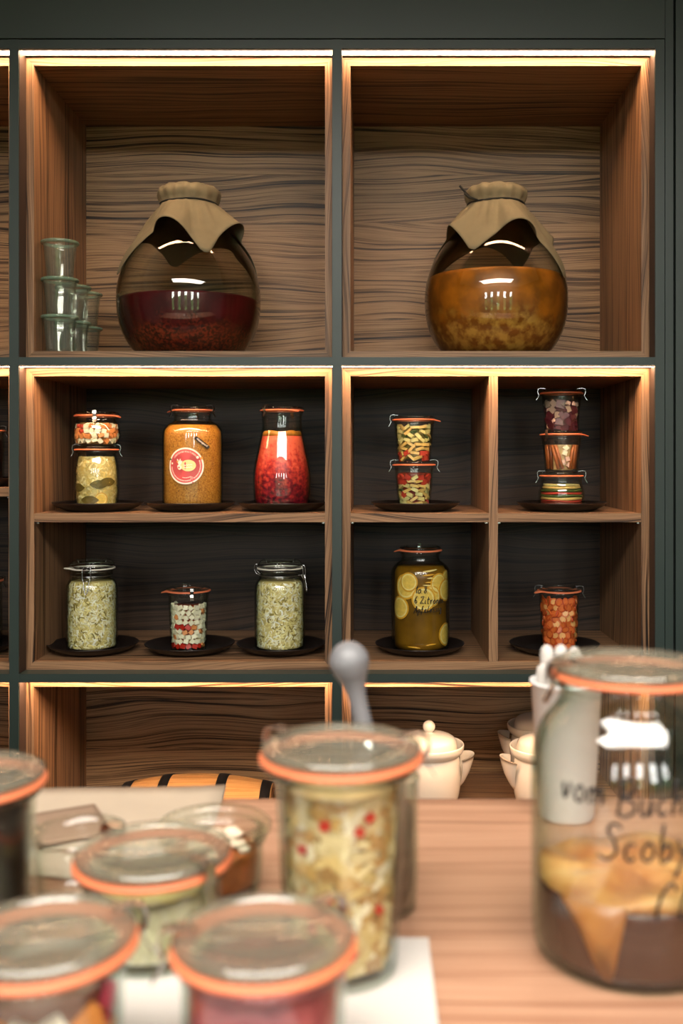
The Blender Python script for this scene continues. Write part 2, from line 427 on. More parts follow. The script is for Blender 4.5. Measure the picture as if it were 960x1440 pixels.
# ------------------------------------------------------------------ worktop in front
TZ = -.345
ct = thing('island_counter', 'long walnut counter with pale brown wooden worktop carrying preserving jars', 'counter', (0, .6, FL))
n = 10; y0, y1 = .15, 1.01
for k in range(n):
    a = y0 + (y1-y0)*k/n; c = y0 + (y1-y0)*(k+1)/n
    q = MB(); q.box(-1.7, 1.7, a-.6+.00015, c-.6-.00015, TZ-FL-.04, TZ-FL); q.build('worktop_plank', M['table'], ct)
q = MB(); q.box(-1.64, 1.64, .20-.6, .96-.6, .08, TZ-FL-.0402); q.build('base_cabinet', M['green'], ct)
q = MB(); q.box(-1.60, 1.60, .24-.6, .92-.6, 0, .0798); q.build('plinth', M['black'], ct)

# ------------------------------------------------------------------ generic jar parts
def shell_profile(outer, t=.0032, base=.006):
    """closed (outer + inner) lathe profile from an open outer profile given bottom to top"""
    inner = [(max(r - t, .004), max(z, base)) for r, z in outer if z > base]
    top = outer[-1]
    inner = [p for p in inner if p[1] < top[1] - .0015] + [(top[0]-t-.001, top[1])]
    inner = [(max(interp([(z, r) for r, z in outer], base) - t, .004), base)] + inner
    return [(0, .0012), (outer[0][0]*.85, .0012)] + list(outer) + inner[::-1] + [(0, base)]
def inner_radius(outer, t=.0032): return sorted((z, r - t) for r, z in outer)
def weck_lid(par, r, z, mat, seg=48):
    q = MB(); q.lathe([(0, z), (r*.80, z), (r*.82, z+.0012), (r+.001, z+.0012), (r+.0015, z+.0045), (r*.93, z+.0070), (r*.80, z+.0078), (r*.77, z+.0060), (r*.74, z+.0042), (0, z+.0042)], seg)
    return q.build('lid', mat, par)
def rubber_ring(par, r, z, mat, tab=None, th=.0032, seg=56):
    def fn(rr, zz, a, i):
        if tab is None or i not in (2, 3): return rr, zz
        d = (a - (tab - PI/2) + PI) % (2*PI) - PI
        k = math.exp(-(d/.17)**2)
        return rr + .013*k, zz - .004*k
    q = MB(); q.lathe([(r-.008, z-th), (r-.0005, z-th), (r+.0030, z-th*.85), (r+.0030, z-.0002), (r-.0005, z+.0010), (r-.008, z+.0010), (r-.008, z-th)], seg, fn=fn)
    return q.build('rubber_ring', mat, par)
def clip(par, ang, r, z, w=.008):
    q = MB(); q.strip([(r-.011, z+.0090), (r+.000, z+.0105), (r+.007, z+.0085), (r+.0085, z+.002), (r+.0075, z-.004), (r+.0052, z-.0062), (r+.0075, z-.012), (r+.012, z-.019)], ang, w, .0008)
    return q.build('clip', M['steel'], par)
def jar(name, label, cat, loc, prof, rim, clips=(), tab=None, gmat=None, lid=True, rub='rubber', fill=None, level=None,
        group=None, seg=56, sub=5, inset=.0042, rz=0, fill_bottom=.0075, lidmat=None):
    """prof: outer profile (r,h) bottom..top without the rim bead; rim: bead radius"""
    h = prof[-1][1]
    g = thing(name, label, cat, loc, rz, group)
    sm = smooth_pts(prof, sub)
    outer = sm + [(rim-.001, h+.0006), (rim, h+.002), (rim, h+.0052), (rim-.0015, h+.0065)]
    gm = gmat or M['glass']
    q = MB(); q.lathe(shell_profile(outer), seg); q.build('glass_body', gm, g)
    top = h + .0065
    if lid:
        rubber_ring(g, rim, top+.0032, M[rub], tab)
        weck_lid(g, rim, top+.0044, lidmat or gm)
        for a in clips: clip(g, a, rim, top+.0044)
    if fill is not None:
        ir = inner_radius(sm)
        lv = level if level else h*.93
        zs = [fill_bottom + (lv-fill_bottom)*i/14 for i in range(15)]
        P = [(0, fill_bottom)] + [(max(interp(ir, z) - (inset-.0032), .004), z) for z in zs] + [(0, lv)]
        q = MB(); q.lathe(P, 40); q.build('filling', fill, g)
    return g, top + .0044 + .0044, sm
def wall_pos(loc, rad, ang, h):      # point on a jar's inside wall; ang 0 faces the room, positive to the right
    return (loc[0] + rad*math.sin(ang), loc[1] - rad*math.cos(ang), loc[2] + h)
def shreds(par, name, ir, h0, h1, n, size, cols, spread=PI, back=.004, wid=.28, thick=.0006):
    """many thin curled shreds against the inside of the glass, joined into one part"""
    q = MB(); shade = []
    for _ in range(n):
        a = random.uniform(-spread, spread); h = random.uniform(h0, h1)
        L = size*random.uniform(.5, 1.3); w = L*wid*random.uniform(.6, 1.3); th = random.uniform(0, 2*PI)
        depth = random.uniform(0, back); c = random.choice(cols); cv = random.uniform(.82, 1.12)
        col = tuple(min(1, x*cv) for x in lin(c)[:3]) + (1,)
        bend = random.uniform(-.5, .5); vs = []
        for i in range(4):
            u = (i/3-.5)*L
            for s in (-1, 1):
                du = u*math.cos(th) - (s*w/2 + bend*u*u/L*2)*math.sin(th)
                dv = u*math.sin(th) + (s*w/2 + bend*u*u/L*2)*math.cos(th)
                hh = min(max(h+dv, h0-.002), h1+.003)
                rr = interp(ir, hh) - .0012 - depth - abs(u)/L*.003*random.uniform(0, 1)
                aa = a + du/max(rr, .01)
                vs.append((rr*math.sin(aa), -rr*math.cos(aa), hh))
        fs = [(0, 1, 3, 2), (2, 3, 5, 4), (4, 5, 7, 6)]
        q.add(vs, fs, 0, True); shade += [col]*3
    me = q.mesh(name, M['shade'])
    at = me.color_attributes.new('shade', 'FLOAT_COLOR', 'CORNER')
    for p, c in zip(me.polygons, shade):
        for li in p.loop_indices: at.data[li].color = c
    o = place(name, me, par); o['kind'] = 'stuff'
    return o
def chunk_mesh(name, mat, sx, sy, sz, jit=.15):
    q = MB(); q.box(-sx/2, sx/2, -sy/2, sy/2, -sz/2, sz/2)
    q.v = [tuple(c*random.uniform(1-jit, 1+jit) for c in v) for v in q.v]
    return q.mesh(name, mat)
def slice_mesh(name, mats, r, t, oval=1.0, seg=14):
    """flat round slice lying in xz, facing -y: mats = [flesh, rind]"""
    q = MB(); A = []
    for y in (-t/2, t/2):
        A += [(r*.72*oval*math.cos(2*PI*k/seg), y, r*.72*math.sin(2*PI*k/seg)) for k in range(seg)]
        A += [(r*oval*math.cos(2*PI*k/seg), y*.8, r*math.sin(2*PI*k/seg)) for k in range(seg)]
    q.add(A, [tuple(range(seg))] + [tuple(range(3*seg-1, 2*seg-1, -1))], 0)
    fs = []
    for k in range(seg):
        j = (k+1) % seg
        fs += [(k, seg+k, seg+j, j), (seg+k, 3*seg+k, 3*seg+j, seg+j), (3*seg+k, 2*seg+k, 2*seg+j, 3*seg+j)]
    q.add(A, fs, min(1, len(mats)-1))
    return q.mesh(name, mats)
def pack(loc, ir, h0, h1, dz, da, kinds, tilt=.5, spread=R(115), depth=.0055, choose=None):
    """set single pieces in courses against the inside of the glass; kinds = [(name, mesh list, label, category, group, weight)]"""
    row = 0; h = h0; w = [k[5] for k in kinds]
    while h <= h1:
        rad = interp(ir, h) - depth
        n = max(3, int(2*spread*rad/da)); off = .5*(row % 2)
        for i in range(n):
            a = -spread + 2*spread*(i+off+random.uniform(-.12, .12))/n
            k = choose(h, a) if choose else random.choices(kinds, w)[0]
            if k is None: continue
            o = place(k[0], random.choice(k[1]), None, wall_pos(loc, rad + random.uniform(-.001, .0005), a, h + random.uniform(-.12, .12)*dz),
                      (random.uniform(-tilt, tilt)*.6, random.uniform(-1, 1)*tilt*2, a + random.uniform(-tilt, tilt)*.6))
            tag(o, k[2], k[3], k[4])
        h += dz; row += 1

# ------------------------------------------------------------------ demijohns with cloth caps
DJ = [(.100, .000), (.128, .012), (.156, .045), (.175, .09), (.182, .145), (.178, .195), (.160, .25), (.128, .30), (.094, .338), (.073, .362), (.066, .385), (.066, .415)]
DJs = smooth_pts(DJ, 6)
def demijohn(label, cloth_label, loc, level, fill, corner, cords=False):
    g = thing('demijohn', label, 'demijohn', loc)
    outer = DJs + [(.070, .418), (.0725, .423), (.0725, .430), (.069, .433)]
    q = MB(); q.lathe(shell_profile(outer, .0035, .008), 72); q.build('glass_body', M['glassd'], g)
    ir = inner_radius(DJs, .0042)
    zs = [.009 + (level-.009)*i/24 for i in range(25)]
    q = MB(); q.lathe([(0, .009)] + [(interp(ir, z), z) for z in zs] + [(0, level)], 64); o = q.build('filling', fill, g)
    # square cloth tied over the mouth
    c = thing('cloth_cover', cloth_label, 'cloth', (loc[0], loc[1], loc[2]+.395))
    prof_r = sorted((z, r) for r, z in DJs)
    NA, NS = 128, 15
    hb = .397; q = MB(); vs = []
    rows = []
    capP = [(.0, .4425), (.02, .4425), (.04, .4420), (.058, .4410), (.070, .4380), (.0785, .4300), (.0800, .4190), (.0765, .4080), (.0700, hb)]
    for r, z in capP: rows.append(('cap', r, z))
    for i in range(1, NS+1): rows.append(('skirt', i/NS, 0))
    a_half = .222
    for kind, u, z in rows:
        for k in range(NA):
            f = 2*PI*k/NA; psi = f - corner
            if kind == 'cap':
                wr = min(1, u/.07)
                r = u + .0016*wr*math.sin(17*f+1.3*math.sin(3*f)); zz = z + .0014*wr*math.sin(11*f+2)
            else:
                L = a_half/max(abs(math.cos(psi+PI/4)), abs(math.sin(psi+PI/4))) - .118
                L = min(L, .180)*(.93 + .20*math.sin(psi)**2)
                d = u*L
                fold = math.cos(4*psi)                      # +1 at corners, -1 at edge middles
                th = R(43) + R(9)*(-fold) + R(9)*math.sin(5*f+1+corner*3)*u - R(17)*u*math.sin(psi)**2
                r = .0700 + d*math.sin(th); zz = hb - d*math.cos(th)
                r += .0055*math.sin(11*f+2*math.sin(2*f))*u*(1-.4*u) + .003*(1-u)*math.sin(21*f)*u*4
                need = interp(prof_r, zz) + .0055
                if r < need: r = need + .001*math.sin(9*f)
            vs.append((r*math.sin(f), -r*math.cos(f), zz - .395))
    fs = []
    for i in range(len(rows)-1):
        for k in range(NA):
            j = (k+1) % NA; fs.append((i*NA+k, i*NA+j, (i+1)*NA+j, (i+1)*NA+k))
    q.add(vs, fs, 0, True)
    co = q.build('cloth', M['cloth'], c)
    md = co.modifiers.new('thickness', 'SOLIDIFY'); md.thickness = .0016; md.offset = 1
    q = MB(); q.tube([(.0722*math.sin(2*PI*k/40), -.0722*math.cos(2*PI*k/40), .0015+.0012*math.sin(6*PI*k/40)) for k in range(40)], .0026, 6, closed=True)
    if cords:
        q.tube([(-.052, -.05, .002), (-.072, -.050, .010), (-.085, -.046, .026), (-.096, -.042, .040)], .0030)
        q.tube([(-.052, -.05, .002), (-.074, -.054, .008), (-.086, -.056, .018)], .0030)
    q.build('string', M['cord'], c)
    return g
def fruit_mat(name, low, high, speck, split, scale=90):
    m, nt, p = new_mat(name)
    tc = nd(nt, 'ShaderNodeTexCoord'); sp = nd(nt, 'ShaderNodeSeparateXYZ'); nt.links.new(tc.outputs['Object'], sp.inputs[0])
    n = nd(nt, 'ShaderNodeTexNoise', i_Scale=scale, i_Detail=4); nt.links.new(tc.outputs['Object'], n.inputs['Vector'])
    n2 = nd(nt, 'ShaderNodeTexNoise', i_Scale=22, i_Detail=3); nt.links.new(tc.outputs['Object'], n2.inputs['Vector'])
    edge = mth(nt, 'SUBTRACT', mth(nt, 'ADD', sp.outputs[2], mth(nt, 'MULTIPLY', mth(nt, 'SUBTRACT', n2.outputs['Fac'], .5), .13)), split)
    fac = mth(nt, 'MULTIPLY_ADD', edge, 22.0, .5)
    lo = ramp(nt, n.outputs['Fac'], [(.42, lin(low)), (.62, lin(speck))])
    hi = ramp(nt, n2.outputs['Fac'], [(.35, lin(tuple(c*.72 for c in high))), (.65, lin(high))])
    mx = nd(nt, 'ShaderNodeMix', data_type='RGBA'); mx.clamp_factor = True
    nt.links.new(fac, mx.inputs['Factor']); nt.links.new(lo, mx.inputs[6]); nt.links.new(hi, mx.inputs[7])
    nt.links.new(mx.outputs[2], p.inputs['Base Color']); p.inputs['Roughness'].default_value = .35
    return m
YJ = 2.55
demijohn('bulbous glass demijohn half full of dark red fruit under an olive cloth', 'olive linen cloth tied over the demijohn of dark red fruit',
         (-.470, YJ, FLOOR_TOP), .150, fruit_mat('dark_red_fruit', (46, 6, 10), (92, 8, 22), (136, 46, 28), .070, 130), R(24))
demijohn('bulbous glass demijohn full of amber liquid with pale blossoms under an olive cloth', 'olive linen cloth with knotted cord tied over the amber demijohn',
         (.315, YJ, FLOOR_TOP), .208, fruit_mat('amber_herb_infusion', (138, 80, 16), (200, 118, 22), (206, 156, 70), .095, 42), R(-28), True)

# ------------------------------------------------------------------ stacked empty glasses
gp = [(.0285, 0), (.0305, .003), (.0325, .02), (.0355, .05), (.0385, .078), (.0395, .0815)]
def tumbler(label, loc):
    g = thing('preserving_glass', label, 'glass', loc, 0, 'empty glasses stacked in the cubby')
    q = MB(); q.lathe(shell_profile(smooth_pts(gp, 4)[:-1] + [(.0395, .0815)], .0028), 40); q.build('glass_body', M['cupglass'], g)
    q = MB(); q.lathe([(.0366, .0816), (.0425, .0816), (.0445, .0838), (.0445, .0870), (.043, .0885), (.0375, .0885), (.0366, .087), (.0366, .0816)], 40); q.build('rim', M['rimglass'], g)
for (x, y, n, nm) in ((-.7485, 2.383, 3, 'front stack beside the cubby wall'), (-.7485, 2.488, 2, 'two-high stack behind the front stack'), (-.7485, 2.590, 2, 'rearmost two-high stack')):
    for k in range(n):
        pos = {3: ['bottom', 'middle', 'top'], 2: ['lower', 'upper']}[n][k]
        tumbler('empty tapered green-tinted glass, %s one of the %s' % (pos, nm), (x, y, FLOOR_TOP + k*.0892))

# ------------------------------------------------------------------ plates
PPROF = [(0, 0), (.074, 0), (.079, .002), (.098, .0105), (.109, .0195), (.1105, .0215), (.109, .0222), (.104, .0185), (.094, .0120), (.078, .0062), (.074, .0055), (0, .0055)]
q = MB(); q.lathe(PPROF, 64); PLATE = q.mesh('plate', M['plate'])
YS = 2.46; K = 1400/YS
def X(px, y=YS): return (px-524)*y/1400
def plate(px, z, what):
    tag(place('plate', PLATE, None, (X(px), YS, z)), 'dark brown stoneware plate under ' + what, 'plate', 'dark plates in the middle cubbies')
UP, LO = SH, FLOOR_MID
plate(138, UP, 'the two-jar stack of diced vegetables over yellow kraut'); plate(268, UP, 'the mustard jar'); plate(397, UP, 'the red beet relish jar')
plate(584, UP, 'the two-jar stack of courgette and tomato'); plate(789, UP, 'the three-jar stack')
plate(131, LO, 'the kraut jar with its clasp at the front'); plate(267, LO, 'the jar of white cubes and peppers'); plate(395, LO, 'the kraut jar with its clasp at the side')
plate(590, LO, 'the lemon jar'); plate(779, LO, 'the sliced carrot jar')
PB = .0058

# ---------------- food materials and shared piece meshes
fm = {k: plain(k, c, .4, var=.12, vscale=120) for k, c in dict(
    carrot_flesh=(222, 112, 52), carrot_rind=(196, 78, 34), carrot_pale=(242, 178, 112), white_cube=(246, 238, 208), orange_cube=(226, 146, 84),
    red_pepper=(188, 40, 24), tomato=(190, 62, 46), courgette=(214, 204, 134), courgette_skin=(64, 84, 36), yellow_strip=(216, 182, 104),
    beet=(70, 14, 30), pale_pink=(226, 186, 168), cinnamon=(172, 96, 48), cinnamon_dark=(128, 66, 34), bay=(104, 88, 34), lemon_flesh=(238, 200, 92),
    lemon_rind=(224, 166, 46), lemon_pith=(248, 222, 140), radish=(178, 50, 74), turnip=(236, 224, 204), squash=(224, 140, 60)).items()}
brine = {k: plain(k, c, .35, var=.2, vscale=60) for k, c in dict(
    brine_pale=(150, 116, 62), brine_orange=(140, 62, 26), brine_green=(120, 108, 48), brine_red=(120, 44, 28), brine_beet=(58, 10, 26),
    brine_amber=(104, 74, 14), brine_kraut=(214, 196, 124), brine_cream=(204, 174, 120), brine_spice=(120, 72, 40)).items()}
def chunks(nm, mat, sx, sy, sz, n=3, jit=.16): return [chunk_mesh(nm, mat, sx, sy, sz, jit) for _ in range(n)]

# ---------------- upper shelf, left cubby
# stack 1
L1 = (X(136), YS, UP+PB)
p1 = [(.042, 0), (.050, .006), (.0535, .03), (.0545, .06), (.053, .10), (.048, .126), (.0465, .136)]
g, top, sm = jar('tulip_jar', 'tulip jar of yellow kraut with bay leaves and lemon, lower of its stack', 'jar', L1, p1, .0515, (R(90), R(-90)), fill=brine['brine_kraut'], level=.128, inset=.0075)
ir1 = inner_radius(sm)
shreds(g, 'shredded_kraut', ir1, .012, .126, 900, .012, [(240, 222, 150), (230, 206, 122), (216, 190, 104), (246, 234, 172)], back=.002)
def curved(name, mats, rings, R0, seg=24, t=.0012, leaf=False, ox=1.0):
    """a thin round or leaf-shaped piece bent to the inside wall of a jar of radius R0 (facing -y), origin on the jar axis"""
    q = MB()
    for s, fr in ((0, 0), (1, t)):
        prev = None
        for ri, (rr, mi) in enumerate(rings):
            ring = []
            for k in range(seg):
                a = 2*PI*k/seg
                x, z = rr*math.cos(a)*ox, rr*math.sin(a)*(.45 if leaf else 1)
                if leaf: z *= (1-abs(math.cos(a))**3*.6)
                ph = x/R0; ring.append(((R0-fr)*math.sin(ph), -(R0-fr)*math.cos(ph), z))
            if prev is None: q.add(ring, [tuple(range(seg)) if s == 0 else tuple(range(seg-1, -1, -1))], mi, True)
            else:
                q.add(prev+ring, [((k, seg+k, seg+(k+1) % seg, (k+1) % seg) if s == 0 else (k, (k+1) % seg, seg+(k+1) % seg, seg+k)) for k in range(seg)], mi, True)
            prev = ring
        if s == 0: edge0 = prev
    q.add(edge0+prev, [(k, seg+k, seg+(k+1) % seg, (k+1) % seg) for k in range(seg)], rings[-1][1], True)
    return q.mesh(name, mats)
leaf = curved('bay_leaf', [fm['bay']], [(.010, 0), (.023, 0)], .0502, leaf=True)
for a, h, tw, w in ((-46, .052, .5, 'leaning on the left of the kraut'), (22, .060, -.25, 'lying slantwise across the kraut'), (48, .066, .2, 'at the right edge of the kraut'), (-5, .022, 1.2, 'standing low beside the lemon slice')):
    o = place('bay_leaf', leaf, None, (L1[0], L1[1], L1[2]+h), (0, 0, R(a)))
    o.rotation_euler = (0, 0, R(a)); tag(o, 'brown-green bay leaf ' + w + ' in the tulip jar', 'leaf', 'bay leaves in the tulip jar')
lem = [fm['lemon_flesh'], fm['lemon_pith'], fm['lemon_rind']]
o = place('lemon_slice', curved('lemon_slice', lem, [(.011, 0), (.0135, 1), (.0155, 2)], .0495), None, (L1[0], L1[1], L1[2]+.0245), (0, 0, R(28)))
tag(o, 'small pale lemon slice low in the tulip jar of kraut', 'lemon slice')
L1b = (L1[0], YS, L1[2]+top)
p2 = [(.040, 0), (.048, .004), (.0565, .022), (.0575, .036), (.054, .055), (.049, .064), (.048, .068)]
g, top, sm = jar('tulip_jar', 'round low jar of diced white and orange vegetables, upper of its stack', 'jar', L1b, p2, .052, (R(10), R(150)), tab=R(72), fill=brine['brine_pale'], level=.060, inset=.0125)
irb = inner_radius(sm)
kw = ('vegetable_cube', chunks('white_vegetable_cube', fm['white_cube'], .012, .008, .011), 'pale cauliflower-white cube in the round low jar', 'vegetable', 'diced vegetables in the low jar', 5)
ko = ('vegetable_cube', chunks('orange_vegetable_cube', fm['orange_cube'], .014, .008, .011), 'orange carrot cube in the round low jar', 'vegetable', 'diced vegetables in the low jar', 4)
kr = ('vegetable_cube', chunks('brown_vegetable_ring', fm['tomato'], .009, .008, .008), 'reddish brown vegetable bit in the round low jar', 'vegetable', 'diced vegetables in the low jar', 1)
pack(L1b, irb, .016, .058, .0115, .0135, [kw, ko, kr], depth=.0058)
# mustard jar
L2 = (X(271), YS, UP+PB)
pm = [(.066, 0), (.072, .006), (.074, .02), (.074, .10), (.074, .176), (.071, .194), (.060, .207), (.048, .214), (.0455, .220), (.0455, .2325)]
must = mottled('grainy_mustard', [(.30, (84, 48, 14)), (.40, (168, 108, 36)), (.55, (196, 134, 52)), (.75, (216, 164, 84))], 260, .35, .3)
g, top, sm = jar('mustard_jar', 'large cylinder jar of grainy yellow mustard with a round red label', 'jar', L2, pm, .050, (R(-55), R(70), R(180)), tab=R(-95), fill=must, level=.205)
RJ = .0745
def wrap(o_name, parts_mats, polys, par, rj, ang, h, lift):
    """polys: list of (verts2d, faces, matindex, layer) wrapped on a jar of radius rj"""
    q = MB()
    for vs, fs, mi, ly in polys:
        rr = rj + lift + ly*.00012
        q.add([(rr*math.sin(ang + x/rj), -rr*math.cos(ang + x/rj), h+z) for x, z in vs], fs, mi)
    return q.build(o_name, parts_mats, par)
def disc2(r, r0=0, seg=48, cx=0, cz=0, ox=1, rot=0, a0=0, a1=2*PI):
    vs = []; fs = []
    n = seg
    full = abs(a1-a0-2*PI) < 1e-6
    for k in range(n if full else n+1):
        a = a0+(a1-a0)*k/n
        for rr in (r0, r):
            x, z = rr*math.cos(a)*ox, rr*math.sin(a)
            vs.append((cx + x*math.cos(rot)-z*math.sin(rot), cz + x*math.sin(rot)+z*math.cos(rot)))
    m = n
    T_ = len(vs)//2
    for k in range(m):
        j = (k+1) % T_
        fs.append((2*k, 2*k+1, 2*j+1, 2*j))
    return vs, fs
def text2(s, size):
    cu = bpy.data.curves.new('lettering', 'FONT'); cu.body = s; cu.size = size; cu.align_x = 'CENTER'; cu.resolution_u = 2
    ob = bpy.data.objects.new('lettering', cu); COL.objects.link(ob)
    dg = bpy.context.evaluated_depsgraph_get(); dg.update()
    me = bpy.data.meshes.new_from_object(ob.evaluated_get(dg))
    vs = [(v.co.x, v.co.y) for v in me.vertices]; fs = [tuple(p.vertices) for p in me.polygons]
    bpy.data.objects.remove(ob); bpy.data.curves.remove(cu); bpy.data.meshes.remove(me)
    return vs, fs
def arc_text(s, size, rad, mid, inward=False):
    vs, fs = text2(s, size); out = []
    for x, y in vs:
        if not inward: a = mid - x/rad; r = rad + y
        else: a = mid + x/rad; r = rad - y
        out.append((r*math.cos(a), r*math.sin(a)))
    return out, fs
LM = [plain('label_cream', (244, 236, 218), .5), plain('label_coral_red', (208, 82, 84), .5), plain('label_pale_green', (214, 216, 150), .5), plain('label_orange', (232, 150, 70), .5), plain('label_leaf_green', (60, 110, 70), .5)]
SR = .0325; P_ = []
P_.append(disc2(SR) + (0, 0)); P_.append(disc2(SR*.91) + (1, 1))
P_.append(arc_text('LEBENDIGE KULTUREN', .0042, SR*.74, PI/2+.08) + (0, 2))
rng = random.Random(3)
for (a0, a1, rr) in ((PI*1.02, PI*1.60, .80), (-.95, .36, .80)):       # small print too fine to read: short marks on the arc
    a = a0
    while a < a1:
        wv = rng.uniform(.03, .07); P_.append(disc2(SR*(rr+.035), SR*(rr-.03), 2, a0=a, a1=a+wv) + (0, 2)); a += wv+.045
for k in range(9): P_.append(disc2(SR*.66, SR*.62, 2, a0=PI*1.42+k*.085, a1=PI*1.42+k*.085+.055) + (0, 2))
P_.append(disc2(SR*.38, 0, 32, .0048, .0005, 1.0, R(12)) + (2, 2))
P_[-1] = ([(x*1.0+.0, z*.78) for x, z in disc2(SR*.40, 0, 32, .0048, .001, 1.05, R(14))[0]], P_[-1][1], 2, 2)
wvs, wfs = [], []
for k in range(14):
    xx = -.003+k*.00115; zz = .0008*math.sin(k*1.9)+.0012+k*.0001
    wvs += [(xx, zz-.0006), (xx, zz+.0007)]
    if k: wfs.append((2*k-2, 2*k, 2*k+1, 2*k-1))
P_.append((wvs, wfs, 0, 3)); P_.append(([(x, z-.0042) for x, z in wvs], wfs, 0, 3))
P_.append(disc2(.0042, 0, 20, -.0105, -.0025, .9) + (0, 2)); P_.append(disc2(.0026, 0, 16, -.0125, -.0005) + (0, 2))
P_.append(disc2(.0016, 0, 12, -.0118, -.0028) + (1, 3))
for a, l in ((112, .0125), (84, .0118), (62, .0098)):
    P_.append(disc2(l*.5, 0, 16, -.0105+l*.5*math.cos(R(a)), .001+l*.5*math.sin(R(a)), .26, R(a-90)) + (0, 2))
P_.append(disc2(.0022, 0, 8, -.0145, .0075) + (3, 2))
for rr, a, m_, ly in ((.0024, 36, 0, 2), (.0026, 26, 3, 2), (.0018, 170, 0, 2), (.0020, 158, 4, 2), (.0012, -66, 1, 2)):
    rad = SR*(.8 if m_ == 0 else .97); P_.append(disc2(rr, 0, 12, rad*math.cos(R(a)), rad*math.sin(R(a))) + (m_, ly))
P_.append(disc2(.0022, .0016, 14, SR*.74*math.cos(R(-62)), SR*.74*math.sin(R(-62))) + (0, 2))
P_ = [([(x*1.36, z*1.36) for x, z in v_], f_, m_, l_) for v_, f_, m_, l_ in P_]
wrap('round_label', LM, P_, g, .074, R(-3.3), .105, .0005)['label'] = 'round coral red label with cream border and pale green emblem'
tg = [];
body = [(-.0155, -.0034), (.0155, -.0034), (.0175, -.0018), (.0175, .0022), (.0160, .0034), (-.0155, .0034), (-.0175, .0018), (-.0175, -.0018)]
rt = R(-36)
def rot2(P, a, cx, cz): return [(cx + x*math.cos(a)-z*math.sin(a), cz + x*math.sin(a)+z*math.cos(a)) for x, z in P]
tg.append((rot2(body, rt, 0, 0), [tuple(range(8))], 0, 0))
vs_, fs_ = text2('Honigsenf', .0062); tg.append((rot2([(x, z-.0018) for x, z in vs_], rt, 0, 0), fs_, 1, 1))
wrap('name_tag', [plain('tag_black', (26, 22, 20), .5), LM[0]], [([(x*1.25, z*1.25) for x, z in v_], f_, m_, l_) for v_, f_, m_, l_ in tg], g, .074, R(28), .161, .0005)['label'] = 'small slanted black name tag with white lettering'
# beet relish jar
L3 = (X(396.5), YS, UP+PB)
pr = [(.060, 0), (.0665, .006), (.0700, .03), (.0715, .075), (.068, .105), (.060, .145), (.0525, .180), (.0495, .200), (.0495, .2325)]
m, nt, p = new_mat('red_beet_relish')
tc = nd(nt, 'ShaderNodeTexCoord'); sp = nd(nt, 'ShaderNodeSeparateXYZ'); nt.links.new(tc.outputs['Object'], sp.inputs[0])
n1 = nd(nt, 'ShaderNodeTexNoise', i_Scale=110, i_Detail=4); nt.links.new(tc.outputs['Object'], n1.inputs['Vector'])
f1 = mth(nt, 'ADD', mth(nt, 'MULTIPLY', sp.outputs[2], 3.3), mth(nt, 'MULTIPLY', n1.outputs['Fac'], .95))
nt.links.new(ramp(nt, f1, [(.46, lin((60, 4, 18))), (.66, lin((140, 16, 34))), (.84, lin((206, 58, 46))), (.98, lin((226, 100, 74)))]), p.inputs['Base Color'])
p.inputs['Roughness'].default_value = .35; relish = m
g, top, sm = jar('relish_jar', 'tapered jar of coarse red beet relish with a clear neck', 'jar', L3, pr, .0515, (R(-42), R(160)), tab=R(40), fill=relish, level=.178)
q = MB(); ir3 = inner_radius(sm)
q.lathe([(0, .1782), (interp(ir3, .179)-.001, .1782), (interp(ir3, .184)-.001, .186), (interp(ir3, .188)-.003, .190), (0, .1885)], 40, fn=lambda r, z, a, i: (r, z+.002*math.sin(5*a)*(i > 1)))
q.build('mustard_layer', plain('yellow_top_layer', (176, 118, 34), .4, var=.3, vscale=90), g)

# ---------------- upper shelf, right cubby
L4 = (X(582), YS, UP+PB)
pt = [(.036, 0), (.0395, .004), (.042, .03), (.0455, .07), (.0475, .0925), (.0475, .0985)]
def mixed_jar(label, loc, prof, rim, clips, tab, brn, inset, level):
    return jar('tapered_jar', label, 'jar', loc, prof, rim, clips, tab=tab, fill=brn, level=level, inset=inset)
g, top, sm = mixed_jar('tapered jar of courgette and tomato pieces, lower of its stack', L4, pt, .0505, (R(90), R(-90)), None, brine['brine_red'], .0115, .088)
G4 = 'courgette and tomato pieces'
def veg_kinds(w):
    return [('courgette_piece', chunks('courgette_piece', [fm['courgette']], .017, .006, .0085), 'pale yellow courgette piece in the ' + w, 'vegetable', G4, 5),
            ('tomato_piece', chunks('tomato_piece', [fm['tomato']], .015, .007, .012), 'red tomato piece in the ' + w, 'vegetable', G4, 3),
            ('yellow_strip', chunks('yellow_strip', [fm['yellow_strip']], .021, .006, .0065), 'deep yellow vegetable strip in the ' + w, 'vegetable', G4, 3),
            ('courgette_peel', chunks('courgette_peel', [fm['courgette_skin']], .015, .005, .005), 'dark green courgette peel in the ' + w, 'vegetable', G4, 1)]
kk = veg_kinds('lower jar of the two-jar stack')
pack(L4, inner_radius(sm), .014, .086, .0105, .0175, kk, tilt=.35,
     choose=lambda h, a: (kk[1] if (h > .062 and h < .078 and abs(a) > .3) else random.choices(kk, [5, 2, 4, 1])[0]))
L4b = (L4[0], YS, L4[2]+top)
g, top, sm = mixed_jar('tapered jar of pale courgette over red tomato, upper of its stack', L4b, [(r*1.02, h*.97) for r, h in pt], .0515, (R(-88),), R(80), brine['brine_green'], .0115, .086)
kk2 = veg_kinds('upper jar of the two-jar stack')
pack(L4b, inner_radius(sm), .012, .086, .0105, .0175, kk2, tilt=.4,
     choose=lambda h, a: (random.choice([kk2[1], kk2[1], kk2[2]]) if h < .032 else kk2[2] if h < .045 else random.choices(kk2, [6, 0, 1, 2])[0]))
